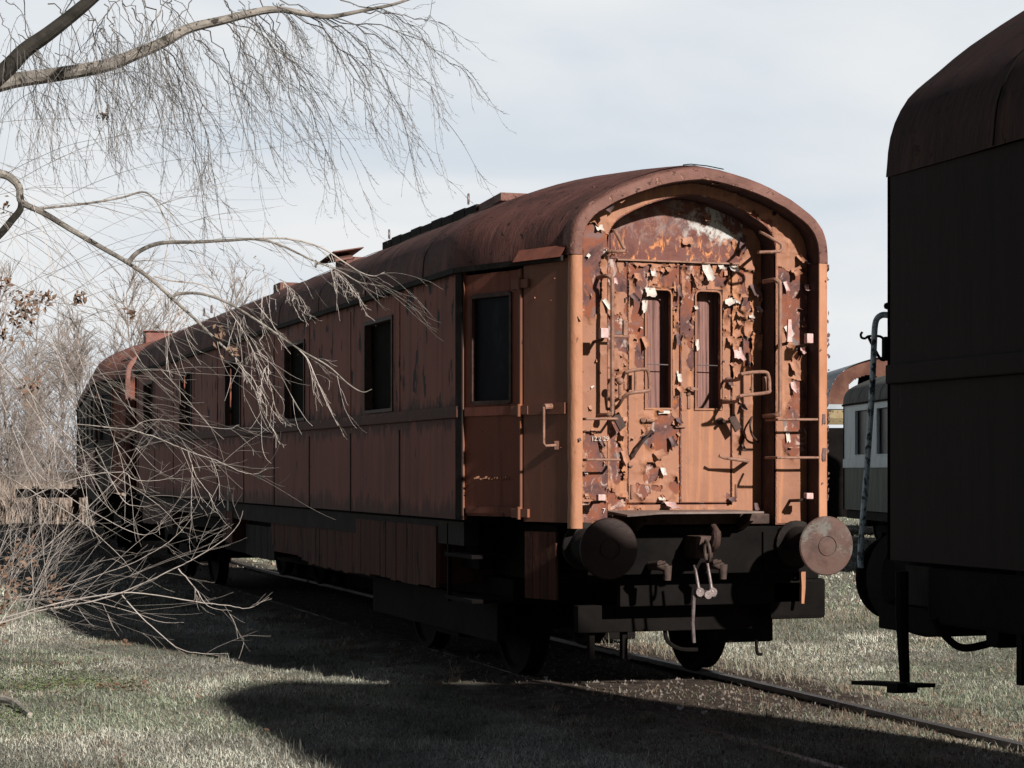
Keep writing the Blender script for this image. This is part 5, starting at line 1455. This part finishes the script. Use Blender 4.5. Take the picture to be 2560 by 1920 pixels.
# pale litter scraps and a stick
def scrap(px, py, w, mat_, name, label, cat, seed):
    d = ray(px, py); t = (-.055 - CAM.z) / d.z; p = CAM + d * t; z = float(ground_z(p.x, p.y))
    r = random.Random(seed); n = 9; vs2 = [(0, 0, .012)]
    for k in range(n):
        a = 2 * math.pi * k / n; q = w * r.uniform(.35, 1); vs2.append((q * math.cos(a), q * .6 * math.sin(a), r.uniform(.0, .03)))
    vs2.append((0, 0, -.004))
    fs = [(0, 1 + k, 1 + (k + 1) % n) for k in range(n)] + [(n + 1, 1 + (k + 1) % n, 1 + k) for k in range(n)]
    o = mesh_obj(name, vs2, fs, mat_); o.location = (p.x, p.y, z + .03)
    tag(o, label, cat); return o
M['paper'] = weather('weathered_paper', [(.3, (.42, .44, .48)), (.7, (.6, .62, .66))], (30, 30, 30))
scrap(1702, 1798, .045, M['paper'], 'litter', 'crumpled bluish white scrap in the shade, larger of two near the rails', 'litter', 1)
scrap(1760, 1810, .025, M['paper'], 'litter', 'small white scrap in the shade just right of the larger one', 'litter', 2)
scrap(1364, 1726, .03, M['paper'], 'litter', 'flat pale scrap on the dark grass left of the lit track bed', 'litter', 3)
scrap(795, 1714, .02, M['paper'], 'litter', 'tiny white scrap on the edge of the coach shadow', 'litter', 4)
scrap(186, 1706, .06, M['stone'], 'stone', 'pale stone beside the green weeds at lower left', 'stone', 5)
scrap(2150, 1675, .03, M['paper'], 'litter', 'pale scrap in the sunlit grass left of the hanging foot step', 'litter', 6)
bark = weather('pale_dead_wood', [(.3, (.22, .20, .17)), (.7, (.42, .39, .35))], (10, 10, 30), [], .85)
def gpt(px, py, h=0.0):
    d = ray(px, py); t = (-.07 - CAM.z) / d.z; p = CAM + d * t; return Vector((p.x, p.y, float(ground_z(p.x, p.y)) + h))
g = G(); g.tube(smoothpath([gpt(-60, 1740, .05), gpt(-5, 1762, .05), gpt(35, 1772, .04), gpt(75, 1795, .02)], 6), [.030] * 8 + [.026] * 6 + [.02] * 5, 8)
tag(g.build('fallen_branch', bark, None, True), 'pale fallen branch on the grass at the lower left edge', 'branch')
g = G(); g.tube([gpt(-100, 1325, .12), gpt(60, 1318, .12), gpt(210, 1316, .10)], .06, 8)
tag(g.build('fallen_log', bark, None, True), 'long pale log lying behind the bushes left of the coaches', 'log')

# leafy weeds, fallen leaves
def leaves_obj(n, centers, size, zr_, mat_, seed, flat=.5):
    r = random.Random(seed); g = G()
    for k in range(n):
        cx, cy, sx2, sy2 = r.choice(centers); x = r.gauss(cx, sx2); y = r.gauss(cy, sy2); z = float(ground_z(x, y)) + r.uniform(*zr_)
        s = size * r.uniform(.6, 1.4); a = r.uniform(0, 6.28); u = Vector((math.cos(a), math.sin(a), r.uniform(-flat, flat))).normalized(); w = Vector((-math.sin(a), math.cos(a), r.uniform(-flat, flat))).normalized() * .55
        p = Vector((x, y, z)); up = Vector((0, 0, s * .2))
        g.add([p - u * s, p + w * s + up, p + u * s, p - w * s + up], [(0, 1, 2, 3)])
    return mesh_obj('x', g.v, g.f, mat_)
w1, w2, w3_ = gpt(60, 1690), gpt(150, 1720), gpt(20, 1800)
o = leaves_obj(5200, [(w1.x, w1.y, .40, .55), (w2.x, w2.y, .30, .30), (w3_.x - .3, w3_.y, .25, .2)], .011, (0, .07), weather('weed_leaf', [(.3, (.09, .13, .055)), (.7, (.22, .28, .13))], (9, 9, 9), [], .6), 4)
o.name = 'ground_weeds'; tag(o, 'low green weeds in the sunlit corner at lower left', 'weeds', kind='stuff')
M['deadleaf'] = weather('dead_brown_leaf', [(.3, (.14, .085, .06)), (.7, (.27, .18, .13))], (9, 9, 9), [], .8)
q1, q2, q3 = gpt(130, 1665), gpt(300, 1725), gpt(230, 1715)
o = leaves_obj(520, [(q1.x, q1.y, .5, .12), (q2.x, q2.y, .16, .2), (q3.x, q3.y, .25, .15), (-4.5, 1, 1.2, 2.5), (3.5, 3, 2.0, 2.5), (-2.5, 4, 1, 2)], .022, (.01, .05), M['deadleaf'], 9)
o.name = 'fallen_leaves'; tag(o, 'scattered dead brown leaves lying on the grass', 'leaves', kind='stuff')

# ------------------------------------------------------------------ buffer stop at the far left
bs_ = empty('buffer_stop', atd(120, 1300, 44)); bs_.location.z = 0; bs_.rotation_euler = (0, 0, -YAW)
tag(bs_, 'timber buffer stop with two white square plates, far left behind the twigs', 'buffer stop')
sc4 = 44 / FP
def bl(px, py): return ((px - 120) * sc4, 1.61 + (HOR - py) * sc4)
M['timber'] = weather('dark_timber', [(.3, (.035, .022, .018)), (.7, (.085, .05, .04))], (3, 8, 8), [], .85)
x0, z1 = bl(42, 1222); x1, z0 = bl(212, 1244)
g = G(); g.box(x0, x1, -.12, .12, z0, z1, .01); g.build('beam', M['timber'], bs_)
for px in (83, 184):
    a, zt_ = bl(px - 6, 1216); b, _ = bl(px + 6, 1216); g = G(); g.box(a, b, .125, .32, -.2, zt_, .01); g.build('post', M['timber'], bs_)
for px in (68, 191):
    a, z_ = bl(px, 1233); g = G(); g.box(a - .035, a + .035, -.135, -.121, z_ - .035, z_ + .035, .003); pq = g.build('plate', M['white'], bs_)
    h = G(); h.box(a - .008, a + .012, -.141, -.136, z_ - .008, z_ + .014); h.build('bolt', M['timber'], pq)

# ------------------------------------------------------------------ trees
M['twigA'] = weather('grey_brown_twig', [(.3, (.075, .068, .065)), (.6, (.14, .13, .125)), (.75, (.20, .185, .18))], (4, 4, 4), [], .6)
M['twig'] = weather('pale_smooth_twig', [(.3, (.36, .32, .295)), (.6, (.50, .455, .43)), (.75, (.60, .55, .52))], (4, 4, 4), [((20, 20, 6), .62, .68, (.20, .12, .09))], .6)
M['limb'] = weather('grey_birch_bark', [(.3, (.10, .09, .08)), (.5, (.24, .22, .20)), (.7, (.40, .37, .34))], (7, 7, 14), [((20, 20, 30), .58, .63, (.05, .045, .04))], .85, bs=.8)
M['darklimb'] = weather('black_wet_bark', [(.3, (.015, .014, .012)), (.7, (.05, .046, .04))], (8, 8, 10), [], .9, bs=.9)
class Twigs:
    def __init__(s, seed, k=.78): s.g = G(); s.r = random.Random(seed); s.k = k
    def tube(s, pts, r0, r1, n=3):
        k = len(pts); s.g.tube(pts, [r0 + (r1 - r0) * i / (k - 1) for i in range(k)], n, False)
    def spurs(s, pts, every, r0):
        r = s.r
        for i in range(1, len(pts) - 1):
            for _ in range(every):
                p = pts[i].lerp(pts[i + 1], r.random()); d = (pts[i + 1] - pts[i]).normalized()
                o_ = Vector((r.gauss(0, 1), r.gauss(0, 1), r.gauss(0, 1))); o_ = (d * 1.1 + o_.normalized() * .8).normalized()
                L_ = r.uniform(.012, .032)
                s.g.tube([p, p + o_ * L_ * .55, p + o_ * L_], [r0 * .45, r0 * .85, .0004], 3, False)
    def grow(s, p, d, L_, r0, depth, droop=.5, curl=.5, spur=True, kids=5, seg=.06, side=None):
        """shoot that sags, then sweeps up again at its tip in one smooth arc"""
        r = s.r; n = max(5, int(L_ / seg)); pts = [p.copy()]; d = d.normalized(); st = L_ / n
        ax = Vector((r.gauss(0, 1), r.gauss(0, 1), 0)); ax = ax.normalized() if ax.length > .01 else Vector((1, 0, 0))
        if side is not None: ax = (ax * .7 + side).normalized()
        tot = r.uniform(.7, 1.3); drift = Vector((r.gauss(0, .35), r.gauss(0, .35), r.gauss(0, .2)))
        for i in range(n):
            f_ = i / n
            w = max(0.0, (f_ - .45) / .55)
            g_ = Vector((0, 0, -droop)) * (1 - w) * 1.9 + (Vector((0, 0, curl * 2.3)) + ax * curl * 1.7) * w
            d = (d + (g_ + drift) * tot / n + Vector((r.gauss(0, .018), r.gauss(0, .018), r.gauss(0, .018)))).normalized()
            pts.append(pts[-1] + d * st)
        s.tube(pts, r0 * s.k, max(.0008, r0 * .35 * s.k), 3 if r0 < .006 else 5)
        if spur: s.spurs(pts, 1, max(.0013, r0 * .4))
        if depth > 0:
            for k in range(kids):
                i = r.randint(1, n - 1); q = pts[i]; dd = (pts[i + 1] - pts[i]).normalized()
                o_ = Vector((r.gauss(0, 1), r.gauss(0, 1), r.gauss(0, .6))).normalized()
                if side is not None: o_ = (o_ + side * .4).normalized()
                s.grow(q, dd * 1.0 + o_ * .6, L_ * r.uniform(.25, .6), r0 * .62, depth - 1, droop * .8, curl, spur, max(2, kids - 2), seg, side)
        return pts
SIDE = RT.copy()
def path3(pl, t, jit=0.0):
    out = []
    for i, p in enumerate(pl):
        out.append(atd(p[0], p[1], (p[2] if len(p) > 2 else t)))
    return smoothpath(out, 5)
def radii(pts, r0, r1, pw=1.0): n = len(pts); return [r0 + (r1 - r0) * (i / (n - 1)) ** pw for i in range(n)]

# tree A: long limb arching over the top of the picture with hanging shoots
TA = 12.6
treeA = empty('tree', Vector((-7.9, 1.0, -.1)))
tag(treeA, 'bare tree whose long pale limb arches across the top left with hanging twigs', 'tree')
def to_local(g, o):
    off = o.location; g.v = [(a - off.x, b - off.y, c_ - off.z) for a, b, c_ in g.v]; return g
limbs = [([(-420, 420), (-200, 285), (0, 210), (130, 188), (260, 165), (340, 135), (410, 105), (470, 72), (560, 50), (640, 30), (700, 24), (760, 34), (820, 42), (900, 28), (1000, 6), (1110, -40)], TA, .062, .006)]
trunk_top = atd(-420, 420, TA)
g = G(); g.tube(smoothpath([Vector((-7.9, 1.0, -.15)), Vector((-7.75, .9, 1.5)), trunk_top + Vector((-.6, .1, -.1)), trunk_top + Vector((-.5, .3, 1.5)), trunk_top + Vector((-.8, .5, 3.5))], 6), [.26] * 5 + [.22] * 5 + [.18] * 6 + [.13] * 5 + [.08] * 4, 12)
to_local(g, treeA).build('trunk', M['limb'], treeA, True)
pL = path3(limbs[0][0], TA); pts = [trunk_top + Vector((-.6, .1, -.1))] + pL
g = G(); g.tube(pts, radii(pts, .062, .006, .8), 10); to_local(g, treeA).build('limb', M['limb'], treeA, True)
p1 = path3([(-420, 560), (-200, 360), (0, 188), (60, 128), (120, 85), (200, 22), (270, -40), (420, -180)], 11.8)
g = G(); g.tube([trunk_top + Vector((-.6, .1, -.3))] + p1, radii([0] * (len(p1) + 1), .062, .030), 10); to_local(g, treeA).build('limb', M['darklimb'], treeA, True)
tw = Twigs(21)
def bez(p0, p1_, p2, n=14): return [p0 * (1 - t) ** 2 + p1_ * 2 * t * (1 - t) + p2 * t * t for t in [i / n for i in range(n + 1)]]
def hang(tw, s0, e0, t, r0=.0046, sub=8, bow=.0, slen=(.16, .55), dt=.5):
    r = tw.r; tt = t + r.uniform(-dt, dt)
    a = atd(s0[0], s0[1], t); b = atd(e0[0], e0[1], tt)
    mid = atd(s0[0] + (e0[0] - s0[0]) * .85 - 20, s0[1] + (e0[1] - s0[1]) * (.22 + bow), (t + tt) / 2)
    pts = bez(a, mid, b); pts = [p + Vector((r.gauss(0, .012), r.gauss(0, .012), r.gauss(0, .012))) if 0 < i < 14 else p for i, p in enumerate(pts)]
    tw.tube(pts, r0, .0014, 4); tw.spurs(pts, 1, .0018)
    for k in range(sub):
        i = r.randint(2, 13); d = (pts[i] - pts[i - 1]).normalized(); o_ = Vector((r.gauss(0, 1), r.gauss(0, 1), r.gauss(0, .4))).normalized() + SIDE * .25
        tw.grow(pts[i], d + o_ * .9, r.uniform(slen[0] * 1.2, slen[1] * 1.25), .0026, 1, .85, 1.35, True, 3, .05, SIDE * .8)
ends = [((820, 42), (1195, 192)), ((820, 42), (1168, 330)), ((800, 40), (1080, 405)), ((780, 38), (1065, 300)), ((760, 35), (925, 355)), ((900, 28), (1150, 60)), ((720, 25), (990, 340)),
        ((560, 50), (870, 425)), ((600, 40), (825, 475)), ((640, 32), (790, 400)), ((560, 55), (700, 380)), ((500, 65), (640, 375)), ((470, 72), (600, 350)),
        ((400, 110), (545, 520)), ((395, 112), (520, 600)), ((430, 100), (560, 640)), ((380, 120), (500, 480)), ((360, 0), (460, 450)), ((330, 20), (410, 430)), ((260, 10), (330, 300)), ((220, 20), (290, 420)),
        ((650, 0), (740, 300)), ((480, 0), (420, 260)), ((180, 0), (150, 330)), ((120, 10), (250, 260)), ((60, 0), (90, 300)), ((700, 0), (960, 200)), ((850, 0), (1130, 130)), ((420, 0), (350, 330)), ((560, 0), (620, 250)), ((300, 0), (230, 240))]
for s0, e0 in ends: hang(tw, s0, (e0[0] - (45 if e0[0] > 950 else 0), e0[1]), TA)
for k in range(34):
    x = tw.r.uniform(-30, 700); y0 = tw.r.uniform(-40, 30) if x > 380 else tw.r.uniform(-60, 170)
    hang(tw, (x, y0), (x + tw.r.uniform(-10, 150), y0 + tw.r.uniform(110, 330)), TA + tw.r.uniform(-.8, .8), .0034, 5)
o = to_local(tw.g, treeA).build('crown', M['twigA'], treeA)

# tree B: the lower limb running down to the right in front of the coach
TB = 13.2
treeB = empty('tree', Vector((-8.2, 2.2, -.1)))
tag(treeB, 'bare tree at left whose limb slants down in front of the coach roof', 'tree')
tb0 = atd(-330, 400, TB)
g = G(); g.tube(smoothpath([Vector((-8.2, 2.2, -.15)), Vector((-8.1, 2.0, 1.6)), tb0 + Vector((-.5, .2, 0)), tb0 + Vector((-.3, .4, 1.6)), tb0 + Vector((-.2, .5, 3.2))], 6), [.2] * 5 + [.17] * 5 + [.14] * 6 + [.1] * 5 + [.06] * 4, 12)
to_local(g, treeB).build('trunk', M['limb'], treeB, True)
def limbB(pl, r0, r1, mat_='limb', t=TB, nm='limb', pw=.8):
    p = path3(pl, t); g = G(); g.tube(p, radii(p, r0, r1, pw), 8); to_local(g, treeB).build(nm, M[mat_], treeB, True); return p
main = limbB([(-330, 400), (-120, 415), (0, 434), (33, 450), (49, 472), (54, 505), (108, 532), (179, 575), (244, 613), (320, 657), (380, 700), (434, 749), (488, 798), (543, 852), (597, 905), (640, 985), (655, 1050)], .034, .003)
limbB([(-200, 760), (-60, 640), (0, 585), (30, 550), (52, 520), (50, 480), (47, 462)], .030, .018, 'darklimb')
b4 = limbB([(320, 657), (347, 629), (401, 608), (488, 605), (570, 601), (640, 598), (700, 612), (780, 650), (850, 678), (900, 706), (966, 716)], .017, .002)
b4b = limbB([(570, 601), (640, 597), (720, 597), (800, 618), (860, 655), (900, 680), (935, 690), (962, 680)], .009, .0018, 'twig')
b5 = limbB([(434, 740), (450, 734), (505, 735), (575, 760), (662, 814), (746, 872), (819, 914), (870, 959), (906, 980), (930, 973)], .012, .002, 'limb')
b6 = limbB([(746, 872), (770, 900), (790, 946), (819, 1013), (845, 1064)], .005, .0016, 'twig')
b7 = limbB([(76, 524), (206, 510), (304, 494), (358, 480), (391, 505), (423, 570), (434, 602), (500, 640)], .009, .002, 'twig')
b8 = limbB([(385, 690), (430, 702), (505, 712), (545, 745), (590, 800), (620, 850), (640, 900)], .006, .0018, 'twig')
tw = Twigs(33, .72)
def deco(tw, pts, n, slen, r0, droop=.5, curl=.5, side=None, lo=.15, spur=False):
    r = tw.r
    for k in range(n):
        i = min(len(pts) - 2, int((lo + (1 - lo) * r.random()) * (len(pts) - 1))); d = (pts[i + 1] - pts[i]).normalized()
        o_ = Vector((r.gauss(0, 1), r.gauss(0, 1), r.gauss(0, .8))).normalized() + SIDE * .3
        tw.grow(pts[i], d * .7 + o_ * .8, r.uniform(*slen), r0, 1, droop, curl, spur, 3, .045, side if side else SIDE)
deco(tw, main, 17, (.3, .9), .0030, .45, .7, None, .1); deco(tw, b4, 15, (.2, .7), .0028, .45, .8); deco(tw, b4b, 10, (.15, .4), .0028); deco(tw, b5, 10, (.12, .40), .0022, .4, .9)
deco(tw, b6, 8, (.1, .3), .0022); deco(tw, b7, 16, (.2, .7), .003); deco(tw, b8, 12, (.2, .6), .003)
ends2 = [((560, 870), (690, 1120)), ((662, 814), (670, 960)), ((780, 650), (900, 760)), ((640, 640), (690, 780)), ((700, 700), (760, 780))]
for s0, e0 in ends2: hang(tw, s0, e0, TB, .0034, 4, 0, (.10, .3), .25)
r = tw.r
for k in range(54):                                    # long wiry shoots crossing the left side
    x = r.uniform(-160, 180); y = r.uniform(330, 980)
    p = atd(x, y, TB + r.uniform(-1.2, 1.8)); d = RT * r.uniform(.3, 1.2) + Vector((0, 0, r.uniform(-1.1, .7))) + FW * r.uniform(-.5, .5)
    tw.grow(p, d, r.uniform(.6, 1.7), .0032, 1, .35, .45, False, 4, .07, SIDE)
to_local(tw.g, treeB).build('crown', M['twig'], treeB)
# dead leaf clusters still hanging
def leaf_cluster(px, py, t, n, spread, parent):
    g = G(); r = random.Random(int(px * 3 + py)); c = atd(px, py, t) - (parent.location if parent else Vector((0, 0, 0)))
    for k in range(n):
        p = c + Vector((r.gauss(0, spread), r.gauss(0, spread), r.gauss(0, spread))); s = r.uniform(.014, .032)
        u = Vector((r.gauss(0, 1), r.gauss(0, 1), r.gauss(0, 1))).normalized(); w = u.orthogonal().normalized() * .6; m_ = u.cross(w) * .25
        g.add([p - u * s, p + w * s + m_ * s, p + u * s, p - w * s + m_ * s], [(0, 1, 2, 3)])
    o = g.build('leaf_cluster', M['deadleaf'], parent); o['kind'] = 'stuff'; return o
for (x, y, n, sp) in ((65, 765, 60, .055), (35, 795, 30, .05), (262, 292, 16, .022), (198, 745, 20, .022), (118, 742, 20, .03), (80, 970, 24, .04), (548, 838, 16, .03), (12, 715, 26, .04), (5, 850, 24, .04), (583, 880, 18, .02), (330, 785, 12, .02), (15, 525, 20, .03)):
    leaf_cluster(x, y, TB, n, sp, treeB)

# shrub at the lower left with long pale arching shoots
TS = 15.4
shrub = empty('arching_shrub', gpt(-60, 1600)); tag(shrub, 'wiry leafless shrub with long pale shoots arching over the grass at left', 'shrub')
arcs = [[(-80, 1575), (0, 1558), (108, 1525), (228, 1504), (315, 1477), (434, 1422), (488, 1395), (564, 1346), (597, 1308), (607, 1276)],
        [(-80, 1570), (0, 1547), (163, 1504), (325, 1482), (488, 1504), (575, 1515), (624, 1520), (673, 1493)],
        [(304, 1487), (347, 1536), (401, 1585), (450, 1623), (515, 1634), (570, 1634)],
        [(-40, 1500), (60, 1490), (150, 1470), (239, 1440), (325, 1410), (400, 1370), (450, 1330), (483, 1290)],
        [(445, 1422), (488, 1471), (521, 1515), (580, 1528)],
        [(-60, 860), (0, 908), (72, 978), (119, 1043), (163, 1083), (217, 1134), (271, 1181), (325, 1213), (398, 1264), (460, 1330)],
        [(100, 1062), (145, 1061), (202, 1061), (318, 1072), (354, 1056), (398, 1049), (470, 1061), (564, 1072), (597, 1062)],
        [(318, 1072), (380, 1090), (470, 1127), (542, 1152), (607, 1181), (640, 1184), (668, 1172)],
        [(60, 1250), (173, 1202), (253, 1184), (311, 1181), (336, 1199), (390, 1202), (434, 1188), (465, 1155)],
        [(0, 1180), (100, 1240), (200, 1300), (300, 1390), (330, 1430)],
        [(0, 1060), (90, 1180), (200, 1260), (330, 1330), (390, 1330), (404, 1300)],
        [(40, 1500), (200, 1500), (330, 1530), (400, 1555), (460, 1556)],
        [(60, 1420), (240, 1250), (300, 1190), (330, 1150), (350, 1120)],
        [(240, 1120), (300, 1240), (340, 1265), (400, 1262)],
        [(470, 1127), (490, 1190), (530, 1240)]]
tw = Twigs(55, .66)
for k, a in enumerate(arcs):
    t = TS + [.0, -.3, -.2, .2, 0, -.6, -.5, -.5, -.2, .1, 0, .3, .4, 0, -.4][k]
    p = path3(a, t); big = k in (0, 1, 5); p = [q + Vector((tw.r.gauss(0, .0015), tw.r.gauss(0, .0015), tw.r.gauss(0, .0015))) for q in p]
    tw.g.tube(p, radii(p, .0075 if big else .0045, .0013), 5); deco(tw, p, 7 if len(a) > 6 else 3, (.15, .55), .0028, .15, .5, SIDE * .9, .2)
r = tw.r
for k in range(34):
    x = r.uniform(-130, 190); y = r.uniform(1080, 1600)
    if x > 130: y = r.uniform(1250, 1560)
    p = atd(x, y, TS + r.uniform(-1.0, 1.6)); d = RT * r.uniform(-.3, 1.3) + Vector((0, 0, r.uniform(-.5, 1.0))) + FW * r.uniform(-.6, .6)
    tw.grow(p, d, r.uniform(.5, 1.4), .0038, 1, .12, .45, False, 3, .08, SIDE)
for k in range(70):
    p = atd(r.uniform(-150, 70), r.uniform(880, 1560), TS + r.uniform(-.8, 2.5)); d = RT * r.uniform(-.5, 1.0) + Vector((0, 0, r.uniform(-.4, 1.2))) + FW * r.uniform(-.6, .6)
    tw.grow(p, d, r.uniform(.4, 1.1), .0034, 1, .1, .45, False, 4, .08, SIDE)
for k in range(14):                                    # upright brush behind
    b0 = gpt(r.uniform(-140, 150), r.uniform(1440, 1600)); tw.grow(b0, Vector((r.uniform(-.2, .7), r.uniform(-.3, .3), 1)), r.uniform(.9, 2.0), .006, 2, -.02, .1, False, 5, .12, SIDE)
to_local(tw.g, shrub).build('shoots', M['twig'], shrub)
for (x, y, n, sp) in ((20, 1460, 70, .09), (140, 1480, 40, .06), (310, 1605, 6, .012), (60, 1400, 40, .07), (-10, 1520, 50, .08)): leaf_cluster(x, y, TS, n, sp, shrub)

# dry weed stalks beyond the track
def stalks(px, py, n, h, label, seed, arch=False):
    tw = Twigs(seed); b0 = gpt(px, py); r = tw.r
    for k in range(n):
        p = b0 + Vector((r.gauss(0, .10), r.gauss(0, .10), -.01))
        tw.grow(p, Vector((r.uniform(-.5, .5), r.uniform(-.5, .5), 1)), h * r.uniform(.5, 1.1), .0032, 1, .25 if arch else .02, -.5 if arch else .05, False, 3, .04)
    tw.g.v = [(a - b0.x, b - b0.y, c_ - b0.z) for a, b, c_ in tw.g.v]
    o = tw.g.build('dry_weed', M['straw'], None); o.location = b0; tag(o, label, 'dry weed'); return o
M['straw'] = weather('straw_stalk', [(.3, (.30, .24, .17)), (.7, (.50, .42, .32))], (20, 20, 20), [], .8)
stalks(1925, 1515, 26, .38, 'tangled dry stalks in front of the dark corner step', 1, True)
stalks(2170, 1560, 14, .45, 'thin upright weed stalks right of the dangling corner step', 2)
stalks(2330, 1600, 30, .42, 'arching dry grass clump behind the hanging foot step', 3, True)
stalks(2080, 1560, 12, .40, 'sparse weed stalks in sunlight below the round sunlit buffer', 4)
stalks(1560, 1590, 24, .32, 'dry weed clump seen below the coach between frame and wheel', 5, True)

# ------------------------------------------------------------------ bare trees far behind on the left
def far_tree_mesh(seed, H, spread):
    tw = Twigs(seed, 1.0); r = tw.r
    tr = [Vector((0, 0, -.2))]; d = Vector((r.gauss(0, .04), r.gauss(0, .04), 1))
    for i in range(14): d = (d + Vector((r.gauss(0, .05), r.gauss(0, .05), .05))).normalized(); tr.append(tr[-1] + d * H / 14)
    trunk = G(); trunk.tube(tr, radii(tr, .055, .010), 5)
    for k in range(50):
        i = r.randint(2, 14); a = r.uniform(0, 6.28); up = r.uniform(.8, 1.9)
        L_ = spread * r.uniform(.5, 1.15) * (1.0 - abs(i - 7) / 26)
        tw.grow(tr[i], Vector((math.cos(a), math.sin(a), up)), L_, .016, 2, -.10, .10, False, 5, .28)
    return trunk, tw.g
M['fartwig'] = weather('ashy_far_twig', [(.3, (.20, .165, .148)), (.7, (.34, .29, .262))], (2, 2, 2), [], .8)
protos = []
rs = random.Random(77)
for k in range(6):
    H = rs.uniform(5.2, 8.0); a, b = far_tree_mesh(200 + k, H, 1.9)
    root = empty('bare_tree'); to = a.build('trunk', M['fartwig'], root); co = b.build('crown', M['fartwig'], root)
    protos.append((root, to, co))
spots = []
for k in range(54):
    px = -220 + 1010 * ((k * .618) % 1.0); t = rs.uniform(62, 96); spots.append((px, t))
spots.sort()
for k, (px, t) in enumerate(spots):
    root, to, co = protos[k % 6]
    if k >= 6:
        root2 = root.copy(); COL.objects.link(root2)
        for c_ in (to, co): c2_ = c_.copy(); COL.objects.link(c2_); c2_.parent = root2
        root = root2
    p = atd(px, HOR, t); sc = rs.uniform(.75, 1.2) * (1.0 if px < 330 else .9)
    root.location = (p.x, p.y, .1); root.scale = (sc, sc, sc); root.rotation_euler = (0, 0, rs.uniform(0, 6.28))
    tag(root, 'slender leafless tree in the grey thicket far behind the coaches at left', 'tree', 'bare trees of the far thicket')
# brush filling the foot of the thicket
tw = Twigs(88, 1.0); r = tw.r
for k in range(420):
    px = r.uniform(-200, 760); t = r.uniform(66, 84); p = atd(px, HOR, t); p.z = .05
    tw.grow(p, Vector((r.gauss(0, .35), r.gauss(0, .35), 1)), r.uniform(1.2, 3.0), .013, 1, -.03, .06, False, 5, .3)
o = tw.g.build('thicket_brush', M['fartwig']); tag(o, 'dense leafless undergrowth below the far trees', 'undergrowth', kind='stuff')
